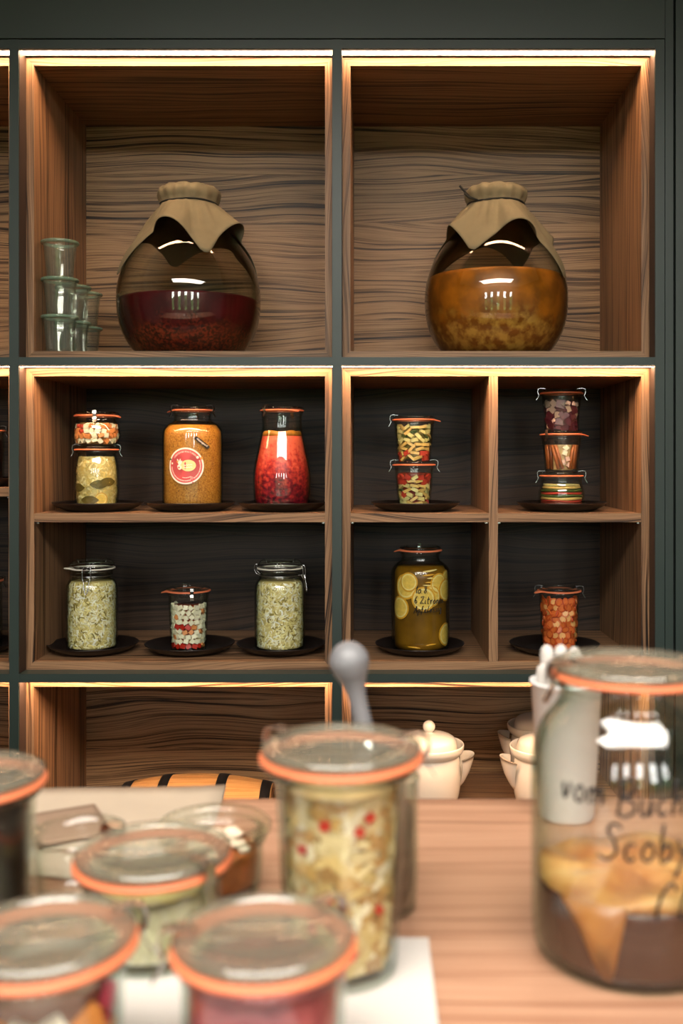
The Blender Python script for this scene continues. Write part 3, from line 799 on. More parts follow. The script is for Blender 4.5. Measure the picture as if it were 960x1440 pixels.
# three-jar stack
L5 = (X(789), YS, UP+PB)
g, top, sm = jar('low_round_jar', 'low jar of layered yellow, green and red slices, bottom of the three-jar stack', 'jar', L5,
                 [(.048, 0), (.0545, .006), (.0565, .024), (.0555, .042), (.0505, .058), (.049, .066), (.049, .0715)], .0515, (R(90), R(-90)))
ir5 = inner_radius(sm); lay = [(.010, .017, 'brine_red'), (.0174, .021, 'tomato'), (.0214, .0285, 'yellow_strip'), (.0289, .0345, 'courgette_skin'), (.0349, .0405, 'tomato'), (.0409, .0475, 'courgette_skin'), (.0479, .0545, 'yellow_strip'), (.0549, .0605, 'courgette')]
for k, (a, c, mt) in enumerate(lay):
    r = interp(ir5, (a+c)/2) - .0012 - .0016*random.random()
    q = MB(); q.lathe([(0, a), (r-.002, a), (r, (a+c)/2), (r-.002, c), (0, c)], 36, fn=lambda r, z, t, i, k=k: (r, z + .0009*math.sin(3*t+k*1.7)))
    q.build('vegetable_layer', fm.get(mt) or brine[mt], g)
L5b = (L5[0], YS, L5[2]+top)
pt2 = [(.037, 0), (.0405, .004), (.0425, .03), (.0455, .065), (.0475, .082), (.0475, .0865)]
g, top, sm = jar('tapered_jar', 'tapered jar of upright cinnamon sticks and ginger, middle of the three-jar stack', 'jar', L5b, pt2, .0505, (R(-48),), tab=R(85), fill=brine['brine_cream'], level=.070, inset=.0135)
irm = inner_radius(sm); SG = 'cinnamon sticks in the three-jar stack'
for a, l, mt in ((-78, 2, 0), (-58, -1, 1), (-36, 15, 0), (-20, 17, 0), (34, -9, 0), (52, -5, 0), (72, 0, 1), (95, 2, 0), (-98, 1, 0)):
    q = MB(); hl = .030
    q.tube([(0, 0, -hl), (0, .0008, 0), (0, 0, hl)], .0047, 8)
    rad = interp(irm, .02) - .0056
    o = q.build('cinnamon_stick', fm['cinnamon'] if mt == 0 else fm['cinnamon_dark'], None, wall_pos(L5b, rad+.0012, R(a), .010+hl), (0, 0, 0))
    o.rotation_euler = (Matrix.Rotation(R(a), 4, 'Z') @ Matrix.Rotation(R(-l), 4, 'Y') @ Matrix.Rotation(R(-5), 4, 'X').inverted()).to_euler()
    tag(o, ('orange-brown' if mt == 0 else 'darker brown') + ' cinnamon stick standing in the middle jar of the three-jar stack', 'cinnamon', SG)
for a, h, c in ((3, .05, 'white_cube'), (14, .035, 'pale_pink'), (-4, .026, 'pale_pink'), (8, .062, 'white_cube'), (22, .020, 'pale_pink')):
    o = place('ginger_piece', chunk_mesh('ginger_piece', fm[c], .011, .006, .011), None, wall_pos(L5b, interp(irm, h)-.0065, R(a), h), (0, a*.1, R(a)))
    tag(o, ('white' if c == 'white_cube' else 'pinkish') + ' ginger piece between the cinnamon sticks', 'vegetable', 'ginger pieces in the three-jar stack')
L5c = (L5[0], YS, L5b[2]+top)
g, top, sm = jar('tapered_jar', 'tapered jar of dark purple beetroot with pale pieces, top of the three-jar stack', 'jar', L5c, pt2, .0505, (R(90), R(-90)), fill=brine['brine_beet'], level=.074, inset=.0095)
irt = inner_radius(sm)
kb = ('beetroot_piece', chunks('beetroot_piece', fm['beet'], .019, .005, .021), 'dark purple beetroot slice in the top jar of the three-jar stack', 'vegetable', 'beetroot and radish pieces', 4)
kp = ('radish_piece', chunks('radish_piece', fm['pale_pink'], .009, .006, .009), 'pale pink radish cube in the top jar of the three-jar stack', 'vegetable', 'beetroot and radish pieces', 3)
kg = ('radish_piece', chunks('grey_radish_piece', plain('grey_radish', (150, 132, 118), .4, var=.1), .013, .005, .016), 'greyish radish slice in the top jar of the three-jar stack', 'vegetable', 'beetroot and radish pieces', 3)
pack(L5c, irt, .014, .076, .0135, .0165, [kb, kp, kg], tilt=.4, depth=.005,
     choose=lambda h, a: (random.choices([kb, kp], [3, 2])[0] if h < .035 else random.choices([kb, kg, kp], [4, 4, 1])[0]))

# ---------------- lower shelf: bail jars, cubes, lemons, carrots
def bail_jar(label, loc, rz, cols):
    prof = [(.054, 0), (.0605, .005), (.0625, .016), (.0628, .08), (.0625, .146), (.0595, .163), (.0525, .175), (.0500, .180), (.0500, .192)]
    g, top, sm = jar('bail_jar', label, 'jar', loc, prof, .0525, lid=False, fill=brine['brine_kraut'], level=.168, inset=.0070, rz=rz, group='shredded kraut jars with wire clasps')
    h = .1985; r = .0525
    def fn(rr, zz, a, i):
        d = (a + R(155) + PI) % (2*PI) - PI
        return (rr + .012*math.exp(-(d/.14)**2)*(i in (1, 2)), zz + .0022*math.exp(-(d/.25)**2))
    q = MB(); q.lathe([(r-.006, h), (r+.0038, h), (r+.0038, h+.0028), (r-.006, h+.0028), (r-.006, h)], 56, fn=fn); q.build('rubber_ring', M['rubw'], g)
    q = MB(); q.lathe([(0, h+.003), (r, h+.003), (r+.0015, h+.005), (r+.001, h+.012), (r-.004, h+.0195), (r-.009, h+.0215), (r*.72, h+.0215), (r*.66, h+.0165), (0, h+.0155)], 56); q.build('lid', M['glass'], g)
    q = MB(); N = 40      # wire round the neck, round the lid, clasp in front (local -y)
    q.tube([(.0515*math.sin(2*PI*k/N), -.0515*math.cos(2*PI*k/N), .183) for k in range(N)], .0011, 6, closed=True)
    q.tube([(.0548*math.sin(2*PI*k/N), -.0548*math.cos(2*PI*k/N), h+.0085) for k in range(N)], .0011, 6, closed=True)
    for s in (-1, 1):
        q.tube(smooth_pts([(s*.0095, -.0545, h+.0085), (s*.0097, -.0600, h+.007), (s*.0098, -.0620, h-.004), (s*.0095, -.0620, h-.018), (s*.0070, -.0630, h-.026), (s*.0055, -.0650, h-.034), (s*.0035, -.0672, h-.050), (0, -.0680, h-.056)], 4), .0012, 6)
        q.tube(smooth_pts([(s*.0095, -.0520, .183), (s*.0096, -.0575, .184), (s*.0088, -.0600, .179), (s*.0072, -.0630, h-.025)], 4), .0011, 6)
    q.tube([(-.0098, -.0618, h+.003), (.0098, -.0618, h+.003)], .0011, 6)
    q.tube([(-.0072, -.0632, h-.025), (.0072, -.0632, h-.025)], .0011, 6)
    q.build('wire_clasp', M['steel'], g)
    q = MB()
    for s in (-1, 1):
        q.tube(smooth_pts([(s*.007, .0520, .183), (s*.008, .0585, .186), (s*.008, .0630, .196), (s*.008, .0615, h+.010), (s*.007, .0550, h+.0085)], 4), .0012, 6)
    q.tube([(-.008, .0630, .196), (.008, .0630, .196)], .0012, 6)
    q.build('wire_hinge', M['steel'], g)
    shreds(g, 'shredded_kraut', inner_radius(sm), .010, .166, 2300, .0125, cols, back=.0022, wid=.24)
KC = [(250, 240, 190), (244, 232, 164), (253, 248, 214), (236, 222, 146), (255, 252, 232), (150, 134, 66)]
bail_jar('clear clasp jar of shredded pale green kraut with its clasp at the front', (X(129.5), YS, LO+PB), R(3), KC)
bail_jar('clear clasp jar of shredded pale green kraut with its clasp at the side', (X(393.5), YS, LO+PB), R(78), KC)
# white cubes with peppers
L6 = (X(265), YS, LO+PB)
pf = [(.041, 0), (.0440, .004), (.0455, .04), (.0475, .09), (.0487, .128), (.0487, .1355)]
g, top, sm = jar('straight_jar', 'straight jar of white cubes and red peppers with orange rubber ring', 'jar', L6, pf, .0515, (R(18), R(-160)), tab=R(-80), fill=brine['brine_orange'], level=.110, inset=.0115)
irf = inner_radius(sm); FG = 'white cubes and red peppers in the straight jar'
fw = ('white_cube', chunks('white_cube', fm['white_cube'], .0112, .0075, .0105), 'white cheese cube in the straight jar', 'cube', FG, 6)
fr_ = ('pepper_piece', chunks('red_pepper_piece', fm['red_pepper'], .012, .007, .010), 'glossy red pepper piece in the straight jar', 'vegetable', FG, 2)
fo = ('pepper_piece', chunks('yellow_pepper_piece', fm['orange_cube'], .012, .007, .010), 'orange pepper piece in the straight jar', 'vegetable', FG, 1)
pack(L6, irf, .012, .110, .0118, .0128, [fw, fr_, fo], tilt=.45,
     choose=lambda h, a: (random.choices([fr_, fo], [4, 1])[0] if h < .02 or (.055 < h < .07 and -.7 < a < .6) else random.choices([fw, fo], [9, 1])[0]))
# lemons
L7 = (X(591), YS, LO+PB)
pl7 = [(.064, 0), (.070, .006), (.0720, .02), (.0722, .10), (.0720, .182), (.0690, .200), (.058, .212), (.049, .219), (.0465, .225), (.0465, .2355)]
def amber(name):
    m = bpy.data.materials.new(name); m.use_nodes = True; nt = m.node_tree; p = nt.nodes['Principled BSDF']
    tc = nd(nt, 'ShaderNodeTexCoord'); n = nd(nt, 'ShaderNodeTexNoise', i_Scale=14, i_Detail=3); nt.links.new(tc.outputs['Object'], n.inputs['Vector'])
    nt.links.new(ramp(nt, n.outputs['Fac'], [(.3, lin((110, 76, 14))), (.7, lin((164, 118, 30)))]), p.inputs['Base Color'])
    p.inputs['Roughness'].default_value = .3
    tr = nd(nt, 'ShaderNodeBsdfTransparent'); tr.inputs[0].default_value = (.75, .52, .12, 1)
    mx = nd(nt, 'ShaderNodeMixShader'); mx.inputs[0].default_value = .72
    nt.links.new(tr.outputs[0], mx.inputs[1]); nt.links.new(p.outputs[0], mx.inputs[2])
    nt.links.new(mx.outputs[0], nt.nodes['Material Output'].inputs[0]); return m
g, top, sm = jar('lemon_jar', 'large cylinder jar of lemon slices in amber vinegar with handwriting', 'jar', L7, pl7, .0505, (R(180),), tab=R(-92), fill=amber('amber_vinegar'), level=.205, inset=.0085)
LG = 'lemon slices in the amber vinegar'
lemp = [fm['lemon_flesh'], fm['lemon_pith'], fm['lemon_rind']]
for i, (a, h, r, lay, w) in enumerate(((-28, .172, .0235, 0, 'ringed lemon slice at the shoulder of the amber jar'), (-36, .160, .0310, 1, 'large lemon slice behind the ringed slice in the amber jar'),
        (4, .132, .0300, 0, 'big pale lemon slice behind the handwriting'), (21, .138, .0260, 1, 'lemon slice peeping out behind the handwritten slice'),
        (-52, .108, .0280, 1, 'dim lemon slice low on the side of the amber jar'), (62, .042, .0280, 0, 'lemon slice sunk near the foot of the amber jar'),
        (40, .168, .0250, 1, 'lemon slice under the shoulder beside the stacked slices'), (62, .150, .0280, 0, 'lemon slice at the far edge of the amber jar'), (66, .178, .0200, 1, 'small lemon slice high at the edge of the amber jar'))):
    R0 = .0680 - lay*.0014
    me = curved('lemon_slice', lemp, [(r*.30, 0), (r*.72, 0), (r*.86, 1), (r, 2)], R0, 32, .0011)
    tag(place('lemon_slice', me, None, (L7[0], L7[1], L7[2]+h), (0, 0, R(a))), w, 'lemon slice', LG)
for k in range(5):            # slices lying flat, seen on edge
    q = MB(); r = .0235
    q.lathe([(0, 0), (r*.85, 0), (r, .002), (r*.85, .004), (0, .004)], 24)
    tag(q.build('lemon_slice', fm['lemon_rind'] if k % 2 else fm['lemon_pith'], None, wall_pos(L7, .0445, R(16 + 5*(k % 3)), .162+.0085*k), (R(4*(k % 2)), R(5-3*k), 0)),
        'lemon slice lying flat in the pile under the neck of the amber jar', 'lemon slice', LG)
for k in range(2):
    q = MB(); r = .027
    q.lathe([(0, 0), (r*.9, 0), (r, .002), (r*.9, .004), (0, .004)], 24)
    tag(q.build('lemon_slice', fm['lemon_rind'], None, wall_pos(L7, .040, R(-18+40*k), .0085+.006*k), (R(-8), R(6-14*k), 0)), 'lemon slice lying flat on the bottom of the amber jar', 'lemon slice', LG)

# ---- handwriting: pen strokes as thin raised lines on the glass
GL = {
 '1': [[(0, .6), (.18, 1), (.12, .0)]], '0': [[(.3, .55), (.12, .45), (.05, .15), (.2, 0), (.4, .2), (.4, .48), (.25, .58)]], '.': [[(.05, .0), (.1, .05)]],
 '8': [[(.42, .8), (.25, .98), (.12, .8), (.3, .5), (.42, .2), (.25, 0), (.08, .18), (.25, .48), (.42, .75)]],
 '6': [[(.35, 1), (.1, .5), (.1, .12), (.28, 0), (.4, .2), (.28, .4), (.1, .25)]],
 'Z': [[(.05, .85), (.25, .98), (.5, .92), (.25, .4), (.05, .02), (.3, .08), (.55, .04)]], 'i': [[(.1, .5), (.08, .05), (.2, .02)], [(.12, .75), (.14, .8)]],
 't': [[(.2, .95), (.12, .1), (.28, .02)], [(.02, .6), (.38, .64)]], 'r': [[(.05, .5), (.1, 0)], [(.09, .3), (.22, .5), (.34, .46)]],
 'o': [[(.25, .5), (.08, .35), (.1, .08), (.28, 0), (.4, .22), (.3, .46), (.2, .5)]], 'n': [[(.05, .48), (.08, 0)], [(.07, .3), (.22, .5), (.32, .38), (.33, 0)]],
 'e': [[(.08, .22), (.3, .3), (.28, .48), (.12, .42), (.08, .12), (.22, 0), (.38, .1)]], 'A': [[(-.05, -.1), (.2, .6), (.32, .95), (.36, .4), (.4, 0)], [(.05, .35), (.42, .42)]],
 'p': [[(.1, .5), (.04, -.45)], [(.08, .3), (.25, .5), (.36, .3), (.22, .02), (.08, .08)]], 'f': [[(.35, .95), (.2, .9), (.16, .4), (.1, -.25)], [(.02, .48), (.34, .54)]],
 'l': [[(.2, .98), (.08, .4), (.1, .05), (.22, .02)]], 's': [[(.32, .48), (.12, .42), (.24, .24), (.26, .05), (.05, .02)]],
 'g': [[(.32, .46), (.12, .44), (.1, .12), (.3, .1), (.34, .46), (.34, -.2), (.2, -.42), (.05, -.28)]],
 'v': [[(.02, .5), (.16, .02), (.34, .52)]], 'm': [[(.04, .48), (.06, 0)], [(.06, .3), (.18, .5), (.26, .3), (.26, 0)], [(.26, .3), (.4, .5), (.48, .3), (.5, 0)]],
 'B': [[(.12, .98), (.08, 0)], [(-.1, .9), (.25, 1.05), (.5, .85), (.35, .58), (.12, .5), (.45, .42), (.55, .15), (.3, -.02), (.05, .04)]],
 'u': [[(.04, .48), (.08, .05), (.26, .05), (.34, .48)], [(.34, .48), (.36, 0)]], 'c': [[(.32, .44), (.14, .46), (.06, .2), (.18, 0), (.34, .08)]],
 'h': [[(.06, 1), (.06, 0)], [(.07, .28), (.22, .5), (.32, .36), (.34, 0)]], 'S': [[(.5, .86), (.3, 1), (.12, .8), (.35, .5), (.42, .2), (.2, .0), (-.1, .12)]],
 'b': [[(.06, 1), (.08, .02), (.3, .02), (.38, .28), (.24, .44), (.1, .28)]], 'y': [[(.05, .5), (.12, .2), (.3, .22)], [(.4, .55), (.22, -.1), (.02, -.5)]],
 'C': [[(.52, .8), (.34, 1), (.1, .7), (.02, .3), (.05, .0)]], 'a': [[(.34, .46), (.12, .46), (.06, .12), (.24, .02), (.34, .3), (.35, .46), (.38, 0)]], ' ': []}
def scribble(par, name, lines, rj, thick):
    """lines: (text, start angle, height, letter size, slope)"""
    q = MB()
    for txt, a0, h, sz, slope in lines:
        x = 0
        for ch in txt:
            gl = GL[ch]; wd = max([pt[0] for st in gl for pt in st] + [.22])
            for st in gl:
                P = smooth_pts([(x + u*sz*.95 + v*sz*.12, v*sz + slope*(x+u*sz)) for u, v in st], 4)
                P2 = []
                for u, v in P:
                    rr = interp(rj, h+v) + .0004 if isinstance(rj, list) else rj + .0004
                    P2.append((rr*math.sin(a0 + u/rr), -rr*math.cos(a0 + u/rr), h+v))
                q.tube(P2, thick, 5)
            x += (wd*.95 + .12)*sz
    return q.build(name, M['ink'], par)
scribble(g, 'handwriting', [('10.8.', R(-12), .147, .0165, 0), ('6 Zitronen', R(-15), .123, .0170, -.03), ('Apfelessig', R(-15), .100, .0165, .02)], .0722, .0009)

# carrots
L8 = (X(786), YS, LO+PB)
pc = [(.041, 0), (.0440, .004), (.0450, .04), (.0470, .09), (.0482, .128), (.0482, .1355)]
g, top, sm = jar('straight_jar', 'straight jar of sliced orange carrots', 'jar', L8, pc, .0510, (R(82), R(-100)), tab=R(-75), fill=brine['brine_orange'], level=.120, inset=.0105)
irc = inner_radius(sm)
cm = [fm['carrot_flesh'], fm['carrot_rind']]; cp = [fm['carrot_pale'], fm['carrot_flesh']]
k1 = ('carrot_slice', [slice_mesh('carrot_slice', cm, .0104, .0042, o_) for o_ in (1, .75, 1.3)], 'deep orange carrot slice in the straight jar', 'carrot slice', 'carrot slices in the straight jar', 6)
k2 = ('carrot_slice', [slice_mesh('pale_carrot_slice', cp, .0108, .0042, o_) for o_ in (1, .8)], 'pale orange carrot slice in the straight jar', 'carrot slice', 'carrot slices in the straight jar', 2)
pack(L8, irc, .012, .120, .0135, .0140, [k1, k2], tilt=.7, depth=.0048)

# ---------------- cut-off jars in the next cubby (left)
for z, lab, lv, rr, px in ((-.068, 'dark jar with steel clip on the upper shelf cut off by the frame', .17, .0485, -23), (FLOOR_MID, 'tall dark jar on the floor of the cut-off cubby', .2, .0600, -33)):
    loc = (X(px), YS, z+PB)
    tag(place('plate', PLATE, None, (X(px)-.01, YS, z)), 'dark brown stoneware plate under the ' + ('upper' if z > -.2 else 'lower') + ' dark jar in the cut-off cubby', 'plate', 'dark plates in the middle cubbies')
    hh = .122 if z > -.2 else .16
    jar('dark_jar', lab, 'jar', loc, [(rr-.006, 0), (rr-.001, .005), (rr, .03), (rr, hh*.8), (rr-.002, hh)], rr+.002, (R(88), R(-92)), fill=plain('dark_berry_filling', (26, 8, 10), .4), level=hh*.9)

# ------------------------------------------------------------------ barrel
bc = (-.450, 2.555, FLOOR_LOW)
bz = -.814 - .150 - FLOOR_LOW
br = thing('oak_barrel', 'small golden oak barrel with black iron hoops lying on its side', 'barrel', bc)
def brad(x): return .126 + .024*(1-(x/.192)**2)
NSV = 26
q = MB(); w_ = 2*PI/NSV*.985; nx = 12
vs = []; fs = []
for i in range(nx+1):
    x = -.192 + .384*i/nx; r = brad(x)
    for d in (0, .012):
        for s in (-1, 0, 1):
            a = s*w_/2; vs.append((x, (r-d)*math.sin(a), (r-d)*math.cos(a)))
for i in range(nx):
    o = 6*i
    for a, c in ((0, 1), (1, 2), (2, 5), (5, 4), (4, 3), (3, 0)): fs.append((o+a, o+c, o+6+c, o+6+a))
fs += [(0, 3, 4, 5, 2, 1), tuple(6*nx+k for k in (0, 1, 2, 5, 4, 3))]
q.add(vs, fs); SV = q.mesh('stave', M['stave'])
for k in range(NSV): place('stave', SV, br, (0, 0, bz), (2*PI*k/NSV, 0, 0))
for x in (-.178, -.080, .066, .178):
    q = MB(); hw = .0125
    q.lathe([(brad(x-hw)+.0002, -hw), (brad(x-hw)+.0022, -hw), (brad(x+hw)+.0022, hw), (brad(x+hw)+.0002, hw), (brad(x-hw)+.0002, -hw)], 64)
    q.build('hoop', M['iron'], br, (x, 0, bz), (0, R(90), 0))
for x in (-.183, .183):
    q = MB(); q.lathe([(0, -.004), (.1120, -.004), (.1120, .004), (0, .004)], 48); q.build('barrel_head', M['stave'], br, (x, 0, bz), (0, R(90), 0))
for x in (-.12, .12):
    q = MB(); pts = [(-.13, 0), (.13, 0), (.13, .075)]
    for k in range(13):
        a = R(60) - R(120)*k/12; r = brad(x)+.003; pts.append((r*math.sin(a), bz - r*math.cos(a)))
    pts.append((-.13, .075)); q.prism(pts, -.012, .012); q.build('cradle', M['woodX'], br, (x, 0, 0), (0, 0, R(90)))

# ------------------------------------------------------------------ ceramic crocks
def crock(label, loc, rz=0):
    g = thing('ceramic_crock', label, 'crock', loc, rz, 'white lidded crocks')
    P = smooth_pts([(.058, 0), (.066, .010), (.076, .05), (.0795, .095), (.0760, .124), (.0730, .134)], 5) + smooth_pts([(.0735, .137), (.0800, .142), (.0855, .150), (.0872, .160), (.0860, .164), (.0830, .163), (.0790, .152), (.0720, .146)], 4)
    q = MB(); q.lathe([(0, 0)] + P + [(.066, .144), (.066, .012), (0, .012)], 56); q.build('body', M['white'], g)
    q = MB(); q.lathe([(0, .148), (.0690, .148)] + smooth_pts([(.0695, .150), (.0690, .164), (.0655, .175), (.055, .1830), (.036, .1880), (.012, .1905), (.009, .193)], 5) + [(0, .194)], 56)
    l = q.build('lid', M['white'], g)
    q = MB(); q.sphere((0, 0, .2055), .0155, 20, 12); q.build('knob', M['white'], l)
    for s in (-1, 1):
        q = MB(); nz, na = 9, 12; vs = []; fs = []
        for i in range(nz):
            t = i/(nz-1); z = .132 - .072*t
            ro = .030*(1-t)**.8 + .006; wall = .0055 if i < nz-1 else ro*.6
            bx = interp([(0, .066), (.05, .074), (.095, .0775), (.125, .074), (.14, .070)], z)
            for d in (0, 1):
                r = ro - d*min(wall, ro*.7)
                for k in range(na+1):
                    a = -PI/2 + PI*k/na
                    vs.append((s*(bx + r*math.cos(a)*(.95 if not d else .9) + .006*(1-t)), r*math.sin(a)*1.15, z + .008*math.cos(a)*(1-t)))
        st = 2*(na+1)
        for i in range(nz-1):
            for d in (0, 1):
                for k in range(na):
                    a_, b_ = i*st + d*(na+1)+k, (i+1)*st + d*(na+1)+k
                    fs.append((a_, a_+1, b_+1, b_))
        for k in range(na):
            fs.append((k, k+1, na+1+k+1, na+1+k)); e = (nz-1)*st; fs.append((e+k, e+k+1, e+na+1+k+1, e+na+1+k))
        q.add(vs, fs, 0, True); q.build('handle', M['white'], g)
crock('white ceramic crock with domed knob lid standing alone beside the tall kraut jar', (X(603, 2.47), 2.47, -.87))
crock('white ceramic crock at the front of the pair behind the kombucha jar', (X(766, 2.45), 2.45, -.87), R(4))
crock('white ceramic crock at the back of the pair behind the kombucha jar', (X(759, 2.65), 2.65, -.87), R(-6))

# ------------------------------------------------------------------ things on the counter
BT = TZ + .004                                     # top of the white board
q = MB(); q.box(-.42, .0395, .36-.535, .709-.535, 0, .004)
tag(q.build('white_board', M['paper'], None, (0, .535, TZ)), 'thin flat white board under the nearest jars on the counter', 'board')
# paper sheets
def sheet(label, x, y, w, d, rz, mat, z, curl=0.0, fold=None):
    q = MB(); nx, ny = 12, 8; vs = []; fs = []
    for s in (0, 1):
        for j in range(ny+1):
            for i in range(nx+1):
                u, v = (i/nx-.5)*w, (j/ny-.5)*d
                zz = curl*(max(0, v/d*2)**2)*(.4+.6*i/nx) + .0006*math.sin(9*u/w+4*v/d)*(curl > 0) + s*.0006 + .0006
                vs.append((u, v, zz))
    N = (nx+1)*(ny+1)
    for j in range(ny):
        for i in range(nx):
            a = j*(nx+1)+i
            fs += [(a+N, a+N+1, a+N+nx+2, a+N+nx+1), (a, a+nx+1, a+nx+2, a+1)]
    for i in range(nx):
        a = i; fs.append((a, a+1, a+1+N, a+N)); a = ny*(nx+1)+i; fs.append((a+1, a, a+N, a+1+N))
    for j in range(ny):
        a = j*(nx+1); fs.append((a+nx+1, a, a+N, a+nx+1+N)); a = j*(nx+1)+nx; fs.append((a, a+nx+1, a+nx+1+N, a+N))
    q.add(vs, fs, 0, True)
    return tag(q.build('paper_sheet', mat, None, (x, y, z), (0, 0, rz)), label, 'paper', 'paper sheets on the counter')
sheet('wide pale parchment sheet at the back edge of the counter', -.305, .952, .31, .150, R(1.5), M['kraft'], TZ, .006)
sheet('smaller brown kraft paper sheet lying on the parchment', -.292, .925, .085, .085, R(28), M['brownpaper'], TZ+.0032)
sheet('folded cream paper sheet behind the empty tumbler', -.300, .850, .16, .050, R(-12), M['kraft'], TZ+.0012)
sheet('white paper sheet half under the folded cream paper', -.215, .868, .14, .030, R(14), M['paper'], TZ+.0001)

# dark jar cut by the frame
jar('dark_jam_jar', 'tall jar of almost black preserve with orange rubber ring beside the tumbler', 'jar', (-.2855, .700, TZ), [(.040, 0), (.0445, .005), (.0455, .05), (.0465, .100), (.0465, .1085)], .0515,
    (R(-120),), fill=plain('black_preserve', (20, 8, 10), .3, var=.4, vscale=60), level=.104, lidmat=M['fog'])
# empty tumbler
g = thing('glass_tumbler', 'empty clear glass tumbler standing in front of the papers', 'glass', (-.225, .762, TZ))
q = MB(); q.lathe(shell_profile([(.026, 0), (.029, .003), (.0315, .02), (.0340, .045), (.0355, .0605)], .0022), 48); q.build('glass_body', M['glass'], g)
# low jar with glass cover
LF = (-.128, .800, TZ)
g, top, sm = jar('low_jar', 'low open jar of orange-brown chutney with glass rim behind the clip jar', 'jar', LF, [(.034, 0), (.0375, .004), (.0395, .02), (.0395, .034), (.0390, .0390)], .0430, lid=False,
    fill=mottled('orange_chutney', [(.35, (140, 72, 26)), (.6, (196, 112, 56)), (.75, (206, 84, 60))], 60), level=.032, gmat=M['glassg'])
q = MB(); q.lathe([(.0365, .0455), (.0440, .0455), (.0462, .0475), (.0462, .0510), (.0440, .0530), (.0375, .0525), (.0360, .0500), (.0365, .0455)], 56); q.build('glass_rim', M['glassg'], g)
q = MB(); rg = random.Random(5)
for i in range(22):
    a = rg.uniform(0, 2*PI); r = rg.uniform(0, .026); q.sphere((r*math.cos(a)+.004, r*math.sin(a), .0345+rg.uniform(0, .003)), rg.uniform(.004, .008), 8, 5, 0, (1, 1, .5))
q.build('cream_topping', plain('cream_topping', (226, 206, 180), .6), g)
# clip jar with pale kraut
LC = (-.1525, .693, BT)
g, top, sm = jar('clip_jar', 'low wide jar of pale green cabbage with orange ring and two dark clips', 'jar', LC, [(.040, 0), (.0445, .005), (.0465, .025), (.0475, .050), (.0475, .0540)], .0520,
    (R(50), R(-132)), fill=brine['brine_kraut'], level=.046, inset=.010, lidmat=M['fog'])
shreds(g, 'shredded_cabbage', inner_radius(sm), .010, .044, 260, .026, [(214, 206, 166), (196, 188, 138), (228, 222, 192), (172, 162, 108)], back=.004, wid=.5)
# mixed vegetable jar, front left
LB = (-.1766, .535, BT)
g, top, sm = jar('mixed_pickle_jar', 'low jar of chunky red, white and orange vegetables with orange ring at the board corner', 'jar', LB, [(.036, 0), (.0395, .005), (.0415, .03), (.0425, .065), (.0425, .0715)], .0470,
    (R(118), R(-60)), fill=brine['brine_spice'], level=.062, inset=.0120, lidmat=M['fog'])
kk3 = [('vegetable_chunk', chunks('radish_chunk', fm['radish'], .014, .007, .014), 'crimson radish chunk in the mixed pickle jar', 'vegetable', 'chunks in the mixed pickle jar', 3),
       ('vegetable_chunk', chunks('turnip_chunk', fm['turnip'], .013, .007, .015), 'white turnip chunk in the mixed pickle jar', 'vegetable', 'chunks in the mixed pickle jar', 4),
       ('vegetable_chunk', chunks('squash_chunk', fm['squash'], .016, .007, .014), 'orange squash chunk in the mixed pickle jar', 'vegetable', 'chunks in the mixed pickle jar', 3)]
pack(LB, inner_radius(sm), .016, .062, .0155, .0170, kk3, tilt=.3, spread=R(150))
# pink jar, front centre
LD = (-.0585, .535, BT)
jar('pink_pickle_jar', 'low jar of pink pickle under a clear lid with two dark clips', 'jar', LD, [(.037, 0), (.0410, .005), (.0432, .03), (.0442, .065), (.0442, .0715)], .0472,
    (R(132), R(-82)), fill=mottled('pink_pickle', [(.35, (136, 36, 58)), (.55, (176, 74, 84)), (.75, (204, 128, 122))], 45, .3), level=.066, lidmat=M['fog'])
# tall jar
LE = (-.0212, .668, BT)
g, top, sm = jar('tall_kraut_jar', 'tall jar of pale kraut flecked with red pepper in the middle of the counter', 'jar', LE,
    [(.034, 0), (.0375, .004), (.0392, .03), (.0415, .08), (.0435, .122), (.0440, .1335)], .0520, (R(-118), R(100)), fill=brine['brine_cream'], level=.122, inset=.0085, lidmat=M['fog'])
irE = inner_radius(sm)
shreds(g, 'shredded_kraut', irE, .010, .120, 900, .017, [(226, 204, 154), (212, 180, 118), (236, 222, 190), (196, 154, 90), (220, 196, 146), (184, 140, 84)], back=.003, wid=.45)
for i, (a, h) in enumerate(((-14, .108), (20, .104), (-12, .060), (-5, .020), (14, .024), (30, .112), (-40, .09), (2, .012), (44, .05), (-30, .04))):
    o = place('pepper_fleck', chunk_mesh('pepper_fleck', fm['red_pepper'], .0062, .0016, .0056), None, wall_pos(LE, interp(irE, h)-.0009, R(a), h), (0, .5*i, R(a)))
    tag(o, 'small red pepper fleck against the glass of the tall kraut jar', 'pepper', 'red pepper flecks in the tall kraut jar')
# holder jar with grey-handled masher behind the tall jar
LH = (-.003, .768, TZ)
g = thing('holder_jar', 'plain open glass jar behind the tall kraut jar holding a grey tool', 'jar', LH)
q = MB(); q.lathe(shell_profile([(.034, 0), (.037, .004), (.038, .03), (.038, .097), (.0392, .100)], .0025), 44); q.build('glass_body', M['glassg'], g)
q = MB(); q.lathe([(0, .0066), (.0342, .0066), (.0348, .075), (0, .076)], 40); q.build('filling', plain('brown_spice_powder', (110, 84, 66), .8, var=.3, vscale=80), g)
g = thing('masher', 'grey ball-ended masher handle standing in the jar behind the tall kraut jar', 'kitchen tool', (.0045, .780, -.263))
A0, B0 = Vector((.0045, .780, -.263)), Vector((-.0185, .780, -.159))
d = (B0-A0); Lm = d.length; dn = d.normalized()
q = MB(); q.tube([dn*(Lm*t) for t in (.0, .45)], .0060, 12); q.build('steel_shaft', M['steel'], g)
